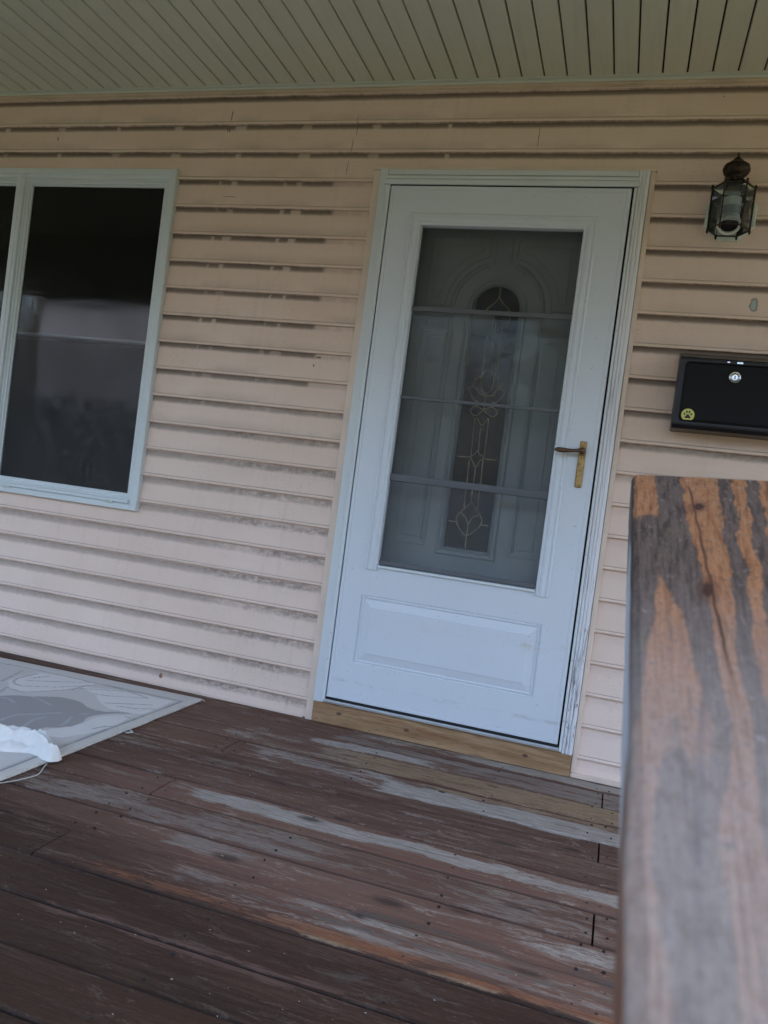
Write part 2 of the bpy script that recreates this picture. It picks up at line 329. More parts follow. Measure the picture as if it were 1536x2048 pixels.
MAT = dict(
    siding=mat_siding(), tan=mat_plain('tan_vinyl_trim', (.73, .60, .50), .5, var=.09, vs=5), tan_dark=mat_plain('tan_frieze_vinyl', (.62, .49, .39), .55, var=.12, vs=6),
    door=mat_door_paint(), white=mat_white_paint('white_vinyl'), winwhite=mat_white_paint('window_vinyl', (.60, .66, .68), .3), peel=mat_peeling(),
    soffit=mat_soffit(), soffit_trim=mat_white_paint('soffit_trim_vinyl', (.56, .60, .54), .2), deck=mat_deck(), cap=mat_cap(), pine=mat_threshold(),
    glass=mat_glass('storm_glass'), winglass=mat_glass('window_glass', tint=(.8, .85, .86), haze=.012), lampglass=mat_glass('lantern_glass', .05, (.66, .70, .70), .13, (.30, .33, .33)),
    screen=mat_screen('insect_screen'), screen_soft=mat_screen('insect_screen_fine', .40, (.10, .11, .13)), brass=mat_brass(), bronze=mat_bronze(),
    aluminium=mat_plain('aluminium', (.55, .57, .58), .35, .6, var=.1), greyframe=mat_plain('grey_screen_rail', (.11, .12, .135), .5, .2, var=.08),
    entry=mat_plain('entry_door_paint', (.62, .66, .68), .5, var=.08, vs=3, bump=.0003, bs=90), jamb=mat_plain('jamb_paint', (.30, .32, .33), .6, var=.1),
    came=mat_plain('brass_came', (.90, .74, .42), .5, .0, var=.15, vs=40), dark=mat_plain('dark_interior', (.012, .012, .014), .9, var=.2), insert=mat_plain('dark_insert_glass', (.010, .010, .014), .12, spec=.5, var=.1),
    gap=mat_plain('weatherstrip', (.012, .012, .014), .8, var=.1), black=mat_plain('black_enamel', (.006, .006, .009), .33, spec=.4, var=.2, vs=4), blackface=mat_plain('black_enamel_lid', (.0035, .0035, .005), .5, spec=.2, var=.2, vs=4),
    chrome=mat_plain('chrome', (.62, .64, .66), .18, 1, var=.1, vs=90), yellow=mat_plain('yellow_sticker', (.62, .60, .16), .5, var=.06, vs=50), ink=mat_plain('black_ink', (.012, .012, .008), .5, var=.1),
    lampwhite=mat_plain('white_lamp_sleeve', (.72, .76, .76), .35, var=.06), lampgrey=mat_plain('grey_lamp_band', (.36, .40, .46), .3, var=.06), plate=mat_plain('white_mounting_block', (.60, .68, .63), .5, var=.12, vs=14),
    rug=mat_attr('rug_pile', 'col'), binding=mat_plain('rug_binding', (.56, .54, .50), .9, var=.12, vs=60, bump=.001, bs=300), cloth=mat_plain('white_cotton', (.70, .69, .66), .85, var=.04, vs=30, bump=.0006, bs=260),
    thread=mat_plain('grey_thread', (.45, .44, .40), .9, var=.1), note=mat_plain('pale_note_paper', (.40, .46, .46), .6, var=.1, vs=30),
    frame_wood=mat_plain('rough_post_wood', (.16, .12, .10), .8, var=.3, vs=12, bump=.001, mul=(30, 30, 3)), roofwhite=mat_plain('white_fascia', (.62, .64, .64), .5, var=.06),
    rough=mat_plain('grey_sheathing', (.30, .28, .25), .9, var=.1))

# ------------------------------------------------------------------ mesh helpers
def new_obj(name, bm, mats, parent=None, smooth=False, doubles=False):
    if doubles: bmesh.ops.remove_doubles(bm, verts=bm.verts, dist=1e-5)
    me = bpy.data.meshes.new(name); bm.to_mesh(me); bm.free()
    for mm in (mats if isinstance(mats, (list, tuple)) else [mats]): me.materials.append(mm)
    if smooth: me.polygons.foreach_set('use_smooth', [True] * len(me.polygons))
    o = bpy.data.objects.new(name, me); COL.objects.link(o)
    if parent is not None:
        o.parent = parent
    return o

def thing(name, label, cat, loc=(0, 0, 0), group=None):
    o = bpy.data.objects.new(name, None); COL.objects.link(o); o['label'] = label; o['category'] = cat
    o.empty_display_size = .05
    if group: o['group'] = group
    return o
def tag(o, label, cat, group=None):
    o['label'] = label; o['category'] = cat
    if group: o['group'] = group
    return o
def struct(o): o['kind'] = 'structure'; return o

def box(bm, x0, x1, y0, y1, z0, z1, mi=0):
    vs = [bm.verts.new(p) for p in ((x0, y0, z0), (x1, y0, z0), (x1, y1, z0), (x0, y1, z0), (x0, y0, z1), (x1, y0, z1), (x1, y1, z1), (x0, y1, z1))]
    for f in ((0, 3, 2, 1), (4, 5, 6, 7), (0, 1, 5, 4), (1, 2, 6, 5), (2, 3, 7, 6), (3, 0, 4, 7)):
        fc = bm.faces.new([vs[i] for i in f]); fc.material_index = mi
    return vs
def bbox(x0, x1, y0, y1, z0, z1, bev=.002, seg=2):
    bm = bmesh.new(); box(bm, x0, x1, y0, y1, z0, z1)
    if bev: bmesh.ops.bevel(bm, geom=list(bm.edges), offset=bev, segments=seg, affect='EDGES', profile=.5)
    return bm
def join(bm, other):
    me = bpy.data.meshes.new('tmp'); other.to_mesh(me); other.free(); bm.from_mesh(me); bpy.data.meshes.remove(me)
def offset_poly(pts, d):
    """inset a closed CCW (x,z) polygon by d"""
    n = len(pts); out = []
    for i in range(n):
        a, b, c = Vector(pts[i - 1]), Vector(pts[i]), Vector(pts[(i + 1) % n])
        e1 = (b - a).normalized(); e2 = (c - b).normalized()
        n1 = Vector((-e1.y, e1.x)); n2 = Vector((-e2.y, e2.x)); s = n1 + n2
        out.append(b + s * d * 2 / max(.7, s.length_squared))
    return out
def ring(bm, pts, prof, close_in=False, mi=0, fill_out=False):
    """sweep profile [(inset, y)] round a closed (x,z) polygon (CCW seen from the front)"""
    loops = []
    for ins, y in prof: loops.append([bm.verts.new((p[0], y, p[1])) for p in offset_poly(pts, ins)])
    n = len(pts)
    for a, b in zip(loops, loops[1:]):
        for i in range(n):
            j = (i + 1) % n; f = bm.faces.new((a[i], a[j], b[j], b[i])); f.material_index = mi
    if close_in: f = bm.faces.new(loops[-1]); f.material_index = mi
    return loops
def rect(x0, x1, z0, z1): return [(x0, z0), (x1, z0), (x1, z1), (x0, z1)]
def strip(bm, path, prof, mi=0):
    """open (x,z) path swept with a profile [(side offset, y)]"""
    n = len(path); P = [Vector(p) for p in path]; loops = []
    for off, y in prof:
        l = []
        for i in range(n):
            a = P[max(0, i - 1)]; b = P[min(n - 1, i + 1)]; e = (b - a).normalized(); nn = Vector((-e.y, e.x)); q = P[i] + nn * off; l.append(bm.verts.new((q.x, y, q.y)))
        loops.append(l)
    for a, b in zip(loops, loops[1:]):
        for i in range(n - 1): f = bm.faces.new((a[i], a[i + 1], b[i + 1], b[i])); f.material_index = mi
def tube(bm, pts, rad, seg=8, cap=True):
    P = [Vector(p) for p in pts]; rads = rad if isinstance(rad, (list, tuple)) else [rad] * len(P)
    up = Vector((0, 0, 1)); loops = []
    for i, p in enumerate(P):
        d = (P[min(i + 1, len(P) - 1)] - P[max(i - 1, 0)]).normalized()
        ref = up if abs(d.dot(up)) < .95 else Vector((0, 1, 0)); s = d.cross(ref).normalized(); t = s.cross(d).normalized()
        loops.append([bm.verts.new(p + (s * math.cos(a) + t * math.sin(a)) * rads[i]) for a in (2 * math.pi * k / seg for k in range(seg))])
    for a, b in zip(loops, loops[1:]):
        for k in range(seg): bm.faces.new((a[k], a[(k + 1) % seg], b[(k + 1) % seg], b[k]))
    if cap: bm.faces.new(loops[0][::-1]); bm.faces.new(loops[-1])
def lathe(bm, cx, cy, prof, seg=24, cap0=True, cap1=True, mi=0):
    loops = [[bm.verts.new((cx + r * math.cos(2 * math.pi * k / seg), cy + r * math.sin(2 * math.pi * k / seg), z)) for k in range(seg)] for r, z in prof]
    for a, b in zip(loops, loops[1:]):
        for k in range(seg): f = bm.faces.new((a[k], a[(k + 1) % seg], b[(k + 1) % seg], b[k])); f.material_index = mi
    if cap0: bm.faces.new(loops[0][::-1]).material_index = mi
    if cap1: bm.faces.new(loops[-1]).material_index = mi
def disc_y(bm, cx, cz, r, y0, y1, seg=24, mi=0):       # short cylinder facing -y
    a = [bm.verts.new((cx + r * math.cos(2 * math.pi * k / seg), y0, cz + r * math.sin(2 * math.pi * k / seg))) for k in range(seg)]
    b = [bm.verts.new((v.co.x, y1, v.co.z)) for v in a]
    bm.faces.new(b).material_index = mi
    for k in range(seg): bm.faces.new((a[k], a[(k + 1) % seg], b[(k + 1) % seg], b[k])).material_index = mi

# ------------------------------------------------------------------ house wall
CEIL = 2.505
WX0, WX1 = -4.6, 3.4
wall = thing('house_wall', 'pinkish tan lap-sided house wall with dark mildew ribbons under each course', 'wall')
holes = [(-2.43, -.872, .716, 2.164), (.006, 1.046, -.01, 2.180)]       # window, door
def spans(z0, z1):
    cuts = [WX0]; seg = [(WX0, WX1)]
    for hx0, hx1, hz0, hz1 in holes:
        if z1 > hz0 + 1e-4 and z0 < hz1 - 1e-4:
            new = []
            for a, b in seg:
                if hx1 <= a or hx0 >= b: new.append((a, b))
                else:
                    if hx0 > a: new.append((a, hx0))
                    if hx1 < b: new.append((hx1, b))
            seg = new
    return seg
bm = bmesh.new()
PT = [(0, -.0118), (.0006, -.0100), (.0014, -.0118), (.0030, -.0142), (.0065, -.0152), (.0105, -.0150), (.0122, -.0138), (.0130, -.0115), (.0133, -.0012), (.045, -.0045), (.085, -.0092), (SP, -.0118)]
def prof_y(t):      # t metres below the crease of a course
    for (ta, ya), (tb, yb) in zip(PT, PT[1:]):
        if ta <= t <= tb + 1e-9: return ya + (yb - ya) * (t - ta) / max(1e-9, tb - ta)
    return PT[-1][1]
rnd = random.Random(3); bm = bmesh.new()
for k in range(-4, 20):
    zt = Z0 - k * SP; zb = zt - SP            # crease k down to crease k+1
    lo = max(zb, .004); hi = min(zt, CEIL)
    if lo >= hi - .004: continue
    bands = sorted({lo, hi} | {h for hh in holes for h in hh[2:] if lo < h < hi})
    for za, zc in zip(bands, bands[1:]):
        ts = sorted({zt - zc, zt - za} | {t_ for t_, _ in PT if zt - zc < t_ < zt - za})
        for xa, xb in spans(za, zc):
            n = max(1, int((xb - xa) / .2)); cols = []
            for i in range(n + 1):
                x = xa + (xb - xa) * i / n
                wob = .0010 * mnoise.noise(Vector((x * 1.3, k * 3.1, 0))); wz = .0013 * mnoise.noise(Vector((x * .8, k * 5.7, 4)))
                cols.append([bm.verts.new((x, prof_y(t_) + wob * (1 if t_ > .02 else .4), zt - t_ + (wz if .0001 < t_ < .014 else 0))) for t_ in ts])
            for a, b in zip(cols, cols[1:]):
                for i in range(len(a) - 1): bm.faces.new((a[i], a[i + 1], b[i + 1], b[i]))
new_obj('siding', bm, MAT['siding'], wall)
bm = bmesh.new()     # sheathing behind, with the openings left free
box(bm, WX0, -2.43, .02, .11, -.7, 2.9); box(bm, -2.43, -.872, .02, .11, -.7, .716); box(bm, -2.43, -.872, .02, .11, 2.164, 2.9)
box(bm, -.872, .035, .02, .11, -.7, 2.9); box(bm, .035, 1.027, .02, .11, 2.16, 2.9); box(bm, 1.027, WX1, .02, .11, -.7, 2.9); box(bm, .035, 1.027, .02, .11, -.7, .0)
new_obj('sheathing', bm, MAT['rough'], wall)
# J-channels around the door, siding colour
def jchan(name, x0, x1, z0, z1):
    bmj = bbox(x0, x1, -.021, -.001, z0, z1, .0018); return new_obj(name, bmj, MAT['tan'], wall)
jchan('trim_channel', .002, .031, -.001, 2.169); jchan('trim_channel', 1.034, 1.051, .0185, 2.169)
bm = bbox(-.001, 1.054, -.023, -.001, 2.1705, 2.187, .002); new_obj('trim_channel', bm, MAT['tan'], wall)
bm = bmesh.new(); 
box(bm, 1.034, WX1, -.024, -.001, .002, .0175); bmesh.ops.bevel(bm, geom=list(bm.edges), offset=.002, segments=2, affect='EDGES'); new_obj('trim_channel', bm, MAT['tan'], wall)
# thin torn strip along the foot of the left wall
bm = bmesh.new()
pts = []
x = WX0
while x < 0.0:
    h = .011 + .006 * mnoise.noise(Vector((x * 9, 0, 2))); pts.append((x, h)); x += .03
for (xa, ha), (xb, hb) in zip(pts, pts[1:]):
    v = [bm.verts.new(p) for p in ((xa, -.0155, .001), (xb, -.0155, .001), (xb, -.0165, max(.003, hb)), (xa, -.0165, max(.003, ha)))]; bm.faces.new(v)
new_obj('starter_strip', bm, MAT['tan'], wall, doubles=True)
# frieze just under the soffit
bm = bmesh.new()
prof = [(0.0, 2.4955), (-.017, 2.4955), (-.0185, 2.489), (-.0150, 2.486), (-.0165, 2.478), (-.0195, 2.4765), (-.0195, 2.4735), (-.0005, 2.4735)]
for (ya, za), (yb, zb) in zip(prof, prof[1:]):
    v = [bm.verts.new(p) for p in ((WX0, ya, za), (WX0, yb, zb), (WX1, yb, zb), (WX1, ya, za))]; bm.faces.new(v)
new_obj('frieze_trim', bm, MAT['tan_dark'], wall)

# ------------------------------------------------------------------ porch ceiling
ceil = thing('porch_ceiling', 'grey green vinyl porch ceiling of narrow grooved panels', 'ceiling')
bm = bmesh.new(); PITCH = .0821; GW = .0062
k0 = int((WX0 - .206) / PITCH); k1 = int((WX1 - .206) / PITCH)
for k in range(k0, k1):
    xa = .206 + k * PITCH + GW / 2; xb = xa + PITCH - GW; dz = rnd.uniform(-.0006, .0006)
    YF = -2.38
    pr = [(xa - .0005, CEIL + .014), (xa, CEIL + .002), (xa + .0018, CEIL + dz), ((xa + xb) / 2, CEIL + dz + .0004), (xb - .0018, CEIL + dz), (xb, CEIL + .002), (xb + .0005, CEIL + .014)]
    n = 5; rows = []
    for i in range(n + 1):
        y = -.002 + (YF + .002) * i / n; w = .0012 * mnoise.noise(Vector((k * 2.2, y * 1.5, 0)))
        rows.append([bm.verts.new((px, y, pz + w)) for px, pz in pr])
    for a, b in zip(rows, rows[1:]):
        for i in range(len(pr) - 1): bm.faces.new((a[i], a[i + 1], b[i + 1], b[i]))
new_obj('soffit_panel', bm, MAT['soffit'], ceil)
bm = bmesh.new(); box(bm, WX0, WX1, -2.38, 0, CEIL + .0125, CEIL + .02); new_obj('groove_backing', bm, MAT['gap'], ceil)
for xa, xb, dy in ((WX0, -.9437, 0), (-.9437, .2075, .0016), (.2075, WX1, 0)):
    bm = bmesh.new(); pf = [(-.001, CEIL - .0095), (-.020 - dy, CEIL - .0095), (-.0225 - dy, CEIL - .007), (-.0225 - dy, CEIL - .0025 - dy), (-.040, CEIL - .0022 - dy), (-.040, CEIL + .003)]
    for (ya, za), (yb, zb) in zip(pf, pf[1:]):
        v = [bm.verts.new(p) for p in ((xa, ya, za), (xb, ya, za), (xb, yb, zb), (xa, yb, zb))]; bm.faces.new(v)
    new_obj('edge_trim', bm, MAT['soffit_trim'], ceil)

# porch roof and front beam (behind the camera's view; shade the porch and show in the glass)
bm = bmesh.new()
box(bm, WX0 - .1, WX1 + .1, -2.55, .11, CEIL + .03, CEIL + .12)
roof = new_obj('porch_roof', bm, MAT['roofwhite']); tag(roof, 'flat white porch roof slab over the ceiling panels', 'roof')
bm = bbox(WX0, WX1, -2.50, -2.385, 2.20, CEIL + .028, .004); beam = new_obj('porch_beam', bm, MAT['roofwhite']); tag(beam, 'white front beam carrying the porch roof edge', 'beam')

# ------------------------------------------------------------------ deck
bm = bmesh.new(); BW = .1465; DF = -2.25
ybs = [0.03] + [-.115 - BW * i for i in range(16)]
ybs = [y for y in ybs if y > DF] + [DF]
joints = {3: -.084, 6: -.0705, 9: -.096, 12: .9, 14: -.4}
def ss(a, b, v):
    t = max(0, min(1, (v - a) / (b - a))); return t * t * (3 - 2 * t)
def N2(x, y, z=0): return mnoise.noise(Vector((x, y, z)))
_G, _Gm, _Gd, _T, _O, _B = (.50, .455, .405), (.33, .275, .235), (.13, .108, .092), (.40, .285, .175), (.31, .130, .066), (.16, .095, .075)
STRIPES = [(.028, .098, .20, 3, _G, .95, .02), (.118, .185, .12, 3, _Gm, .85, .03), (.19, .262, .05, .62, _G, .95, .035), (.19, .262, .62, 3, _Gm, .8, .035), (.262, .408, .12, 3, _T, .80, .018), (.262, .40, -.2, .2, _G, .6, .03), (.40, .45, .35, 3, _T, .85, .02),
 (.415, .548, -.08, .5, _G, .85, .05), (.452, .575, .42, 3, _G, 1.0, .022), (.60, .69, -.6, .4, _Gm, .75, .05), (.70, .80, -.3, 1.0, _Gm, .6, .06), (.62, .80, .4, 1.4, _Gm, .5, .06),
 (.872, .95, -.02, 3, _G, 1.02, .028), (.845, .856, -.1, 1.0, _T, .9, .006), (.955, .992, -.0, 3, _O, .6, .03), (.992, 1.004, -.3, 3, _T, .9, .006), (1.005, 1.14, -.5, 3, _Gm, .75, .05), (.86, 1.0, -.6, -.05, _Gm, .5, .05),
 (1.15, 1.235, .10, 3, _Gm, .85, .05), (1.15, 1.22, .45, 3, _G, .7, .05), (1.235, 1.33, .15, 3, _O, .5, .06), (1.30, 1.405, .20, 3, _Gm, .85, .05), (1.31, 1.37, .45, 3, _G, .7, .04), (1.335, 1.36, .20, 3, _Gd, .8, .02), (1.26, 1.31, .6, 3, _Gd, .9, .05),
 (1.385, 1.432, .02, .85, _O, .85, .02), (1.40, 1.43, .85, 3, _O, 1.05, .012), (1.424, 1.434, .55, 3, _T, .85, .006), (1.45, 1.57, .5, 3, _Gd, .55, .05), (1.56, 1.60, .0, 3, _B, .8, .03)]
BLOTS = [(.70, 1.205, .05, .022), (.66, 1.30, .022, .010), (.90, .735, .06, .012), (.29, 1.21, .05, .02), (.55, .62, .03, .01), (.98, 1.07, .05, .01), (.38, .895, .045, .018), (1.03, 1.33, .05, .012), (.45, .84, .03, .008), (.62, .44, .03, .008), (.80, .30, .025, .008), (.2, .70, .04, .012), (1.08, .66, .04, .012), (.86, 1.16, .03, .01)]
NAILS = []
for i in range(14):
    for jx in (.38, .80, -.45, 1.128, 1.176, -.05, -.115):
        for fy in (.2, .78): NAILS.append((jx + rnd.uniform(-.012, .012), .115 + BW * (i - 1) + BW * (fy + rnd.uniform(-.1, .1)), .0024 + rnd.random() * .0018))
rec = {}
def paint(x, yy, row):
    w0 = N2(x * 1.1, yy * 13, row * 3.7); br = .5 + .5 * w0
    b0, b1 = (.118, .056, .040), (.195, .110, .082); base = [p * (1 - br) + q_ * br for p, q_ in zip(b0, b1)]
    rt = .95 + .55 * N2(row * 9.1, 3.3, 0); base = [c * rt for c in base]
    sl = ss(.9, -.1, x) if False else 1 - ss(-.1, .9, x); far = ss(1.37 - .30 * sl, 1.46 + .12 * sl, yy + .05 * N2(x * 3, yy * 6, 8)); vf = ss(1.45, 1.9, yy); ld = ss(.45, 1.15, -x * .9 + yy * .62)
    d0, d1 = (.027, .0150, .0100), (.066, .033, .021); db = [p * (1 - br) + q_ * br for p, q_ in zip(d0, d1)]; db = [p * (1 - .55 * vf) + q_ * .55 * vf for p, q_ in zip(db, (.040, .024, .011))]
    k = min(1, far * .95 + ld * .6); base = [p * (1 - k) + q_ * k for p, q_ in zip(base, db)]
    tone, amt = list(base), 0.0
    for y0, y1, x0, x1, c, st, w in STRIPES:
        wob = N2(x * 5, y0 * 40 + yy * 8, 1) * w * .75 + N2(x * 19, y0 * 33, 2) * w * .25
        v = yy + wob; e = min(.008, (y1 - y0) * .3)
        if v < y0 - e or v > y1 + e: continue
        kk = ss(y0 - e, y0 + e, v) * (1 - ss(y1 - e, y1 + e, v)) * ss(x0 - .12, x0 + .10, x + wob * 4) * (1 - ss(x1 - .1, x1 + .2, x + wob * 5)) * st
        if kk <= 0: continue
        kk *= .82 + .35 * N2(x * 2.3, y0 * 17, 6); a_ = min(1, kk * 1.3); tone = [p * (1 - a_) + q_ * a_ for p, q_ in zip(tone, c)]; amt = max(amt * (1 - a_ * .4), kk)
    dk = 0.0
    for kx, ky, rx, ry in BLOTS: dk = max(dk, 1 - ss(.3, 1.2, math.hypot((x - kx) / rx, (yy - ky) / ry)))
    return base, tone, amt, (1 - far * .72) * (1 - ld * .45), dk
L = {k: [] for k in ('base', 'tone', 'amt', 'worn', 'dark')}
for i, (ya, yb) in enumerate(zip(ybs, ybs[1:])):
    xs = [WX0]
    if i in joints: xs.append(joints[i])
    elif i % 3 == 1: xs.append(-2.3 + .2 * (i % 4))
    if i in (1, 4, 7, 10, 13): xs.append(1.150)
    xs.append(WX1 - .2)
    for xa, xb in zip(xs, xs[1:]):
        g = .0024; dz = rnd.uniform(-.0020, .0020); cols = []
        grid = [xa + .0050]; x = xa + .0050
        while x < xb - .015:
            x = min(xb, x + (.016 if -1.7 < x < 1.3 else .15)); grid.append(x)
        if grid[-1] < xb: grid[-1] = xb
        for x in grid:
            cup = .0008 * N2(x, i * 7.3); e0 = .0009 * N2(x * 4, i * 3.3, 1); e1 = .0009 * N2(x * 4, i * 3.3 + 50, 1)
            y0, y1 = ya - g + e0, yb + g + e1
            pr = [(y0, -.03), (y0, -.0055 + dz), (y0 - .0045, dz + cup)] + [(y0 - .0045 + (y1 - y0 + .0090) * f, dz + cup + .0008 * math.sin(math.pi * f)) for f in (j / 13 for j in range(1, 13))] + [(y1 + .0045, dz + cup), (y1, -.0055 + dz), (y1, -.03)]
            cc = []
            for py, pz in pr:
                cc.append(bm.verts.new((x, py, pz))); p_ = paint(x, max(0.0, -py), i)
                if pz < -.008: p_ = ((.012, .009, .008), (.012, .009, .008), 0.0, 0.0, 1.0)  # board sides and lower edges painted dark for the shade in the gaps
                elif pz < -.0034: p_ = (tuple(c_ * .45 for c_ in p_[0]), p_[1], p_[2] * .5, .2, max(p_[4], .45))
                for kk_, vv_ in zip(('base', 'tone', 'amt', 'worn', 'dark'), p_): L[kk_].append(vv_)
            cols.append(cc)
        for a, b in zip(cols, cols[1:]):
            for q in range(len(a) - 1): bm.faces.new((a[q], a[q + 1], b[q + 1], b[q]))
        bm.faces.new(cols[0][::-1]); bm.faces.new(cols[-1])
bmesh.ops.recalc_face_normals(bm, faces=bm.faces)
deck = struct(new_obj('floor', bm, MAT['deck']))
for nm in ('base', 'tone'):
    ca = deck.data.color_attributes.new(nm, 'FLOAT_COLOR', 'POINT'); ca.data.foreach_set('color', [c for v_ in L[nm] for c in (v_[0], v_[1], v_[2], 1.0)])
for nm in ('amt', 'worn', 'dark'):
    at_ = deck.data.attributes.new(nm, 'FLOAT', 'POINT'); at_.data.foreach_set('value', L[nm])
bm = bmesh.new()
for nx_, ny_, nr_ in NAILS:
    a_ = [bm.verts.new((nx_ + nr_ * math.cos(t_), -ny_ + nr_ * .8 * math.sin(t_), .0026)) for t_ in (2 * math.pi * k_ / 10 for k_ in range(10))]; bm.faces.new(a_)
    b_ = [bm.verts.new((v_.co.x, v_.co.y, -.002)) for v_ in a_]
    for k_ in range(10): bm.faces.new((a_[k_], b_[k_], b_[(k_ + 1) % 10], a_[(k_ + 1) % 10]))
no = new_obj('nail_heads', bm, MAT['gap'], deck); no['kind'] = 'stuff'
bm = bmesh.new(); box(bm, WX0, WX1 - .2, DF + .02, .02, -.20, -.031); struct(new_obj('floor_framing', bm, MAT['gap']))

# fresh timber under the door
bm = bbox(.0345, 1.0325, -.034, -.003, .0035, .0885, .0025); th = new_obj('threshold_board', bm, MAT['pine'])
tag(th, 'fresh tan pine board with knots under the white storm door', 'threshold board')

# ------------------------------------------------------------------ storm door with its frame
df = thing('door_frame', 'white weathered casing with peeling paint around the storm door', 'door frame')
def vprof(name, x0, x1, z0, z1, heights, mat, zt=None):
    """vertical board whose face steps through heights [(fraction, y)]"""
    bmv = bmesh.new(); n = 28; rows = []
    for i in range(n + 1):
        z = z0 + (z1 - z0) * i / n
        rows.append([bmv.verts.new((x0 + (x1 - x0) * f, y, z)) for f, y in heights])
    for a, b in zip(rows, rows[1:]):
        for q in range(len(a) - 1): bmv.faces.new((a[q], a[q + 1], b[q + 1], b[q]))
    bmv.faces.new(rows[0]); bmv.faces.new(rows[-1][::-1])
    return new_obj(name, bmv, mat, df)
vprof('casing', .0335, .0665, .085, 2.1685, [(0, .0), (0, -.033), (.05, -.036), (.95, -.036), (1, -.033), (1, 0)], MAT['white'])
vprof('casing', .9945, 1.0325, .083, 2.1685, [(0, 0), (0, -.034), (.06, -.037), (.28, -.037), (.31, -.034), (.36, -.034), (.39, -.0385), (.56, -.0385), (.59, -.034), (.65, -.034), (.68, -.037), (.93, -.036), (1, -.031), (1, 0)], MAT['peel'])
bm = bmesh.new()
pf = [(0, 2.1685), (-.033, 2.1685), (-.036, 2.166), (-.036, 2.1475), (-.031, 2.146), (-.031, 2.138)]
for (ya, za), (yb, zb) in zip(pf, pf[1:]):
    v = [bm.verts.new(p) for p in ((.0670, ya, za), (.9940, ya, za), (.9940, yb, zb), (.0670, yb, zb))]; bm.faces.new(v)
new_obj('head_casing', bm, MAT['white'], df)
bm = bbox(.055, 1.003, -.049, -.037, 2.106, 2.1265, .004, 3); join(bm, bbox(.0585, .9995, -.046, -.0365, 2.128, 2.1405, .003)); new_obj('drip_cap', bm, MAT['white'], df)
# hinge rail (left) and strike rail (right)
bm = bbox(.0672, .0835, -.0465, -.020, .088, 2.104, .003); new_obj('hinge_rail', bm, MAT['white'], df)
bm = bbox(.9845, .9938, -.0455, -.020, .088, 2.104, .0025); new_obj('strike_rail', bm, MAT['white'], df)
for z in (.26, .36, .62, .95, 1.27, 1.62, 1.95):
    bm = bmesh.new(); disc_y(bm, .0755, z, .0032, -.0464, -.0482, 12); new_obj('screw', bm, MAT['aluminium'], df)
for z in (.20, .42, .80, 1.20, 1.60, 1.95):
    bm = bmesh.new(); disc_y(bm, .9892, z, .0028, -.0454, -.047, 12); new_obj('screw', bm, MAT['aluminium'], df)
bm = bmesh.new(); box(bm, .072, .990, -.019, -.012, .09, 2.12)
f0 = [f for f in bm.faces]
bmesh.ops.delete(bm, geom=f0, context='FACES')
for a, b, c, d in ((.072, .16, .09, 2.12), (.90, .990, .09, 2.12), (.16, .90, .09, .60), (.16, .90, 2.0, 2.12)):
    v = [bm.verts.new(p) for p in ((a, -.0145, c), (b, -.0145, c), (b, -.0145, d), (a, -.0145, d))]; bm.faces.new(v)
new_obj('weatherstrip', bm, MAT['gap'], df)
# jambs and sill between the two doors
bm = bmesh.new(); box(bm, .036, .0745, -.012, .165, .086, 2.135); box(bm, .9875, 1.026, -.012, .165, .086, 2.135); box(bm, .0750, .9870, -.012, .165, 2.113, 2.135)
new_obj('jamb', bm, MAT['jamb'], df)
bm = bbox(.0752, .9868, -.043, .16, .0895, .1010, .002); new_obj('sill', bm, MAT['aluminium'], df)

sdr = thing('storm_door', 'white storm door with large screened window and raised kick panel', 'storm door')
DX0, DX1, DZ0, DZ1 = .0885, .9775, .1125, 2.1005
gx0, gx1, gz0, gz1 = .2275, .8275, .6475, 1.9565      # daylight opening of the glass
bm = bmesh.new()
# face as one sheet with openings: outer lip, then field
yF = -.0455
outer = ring(bm, rect(DX0, DX1, DZ0, DZ1), [(0, -.020), (0, -.0435), (.0018, -.0465), (.0125, -.0465), (.0137, -.0448), (.0150, -.0448), (.0160, yF)])
pan = [rect(.178, .870, .262, .529)]
op = rect(.180, .877, .634, 1.997)
# field faces built as a grid with the two holes
xsb = [DX0 + .016, .178, .180, .870, .877, DX1 - .016]; zsb = [DZ0 + .016, .262, .529, .634, 1.997, DZ1 - .016]
for i in range(5):
    for j in range(5):
        xa, xb, za, zb = xsb[i], xsb[i + 1], zsb[j], zsb[j + 1]
        if xa >= .1779 and xb <= .8701 and j == 1: continue
        if xa >= .1799 and xb <= .8771 and j == 3: continue
        v = [bm.verts.new(p) for p in ((xa, yF, za), (xb, yF, za), (xb, yF, zb), (xa, yF, zb))]; bm.faces.new(v)
ring(bm, rect(.178, .870, .262, .529), [(0, yF), (.0015, yF + .004), (.0055, yF + .0045), (.0075, yF + .0005), (.0110, yF + .0003), (.0135, yF + .0035), (.0165, yF + .0035), (.0430, yF - .0015), (.0450, yF - .0030)], close_in=True)
bmesh.ops.remove_doubles(bm, verts=bm.verts, dist=1e-5); bmesh.ops.recalc_face_normals(bm, faces=bm.faces)
new_obj('door_slab', bm, MAT['door'], sdr)
bm = bmesh.new(); loops = []
for d_, y_ in [(-.0005, yF - .0002), (0, yF - .004), (.0035, yF - .0065), (.008, yF - .0065), (.0095, yF - .0045), (.0130, yF - .0045), (.0145, yF - .0085), (.0230, yF - .0095), (.0300, yF - .0085), (.0330, yF - .0055), (.0370, yF - .0050), (.0395, yF - .0080), (.0455, yF - .0070), (.0475, yF - .001), (.0475, -.012)]:
    loops.append([bm.verts.new(p) for p in ((.180 + d_, y_, .6285), (.180 + d_, y_, 1.997 - d_), (.877 - d_, y_, 1.997 - d_), (.877 - d_, y_, .6285))])
for a, b in zip(loops, loops[1:]):
    for i in range(3): bm.faces.new((a[i], a[i + 1], b[i + 1], b[i]))
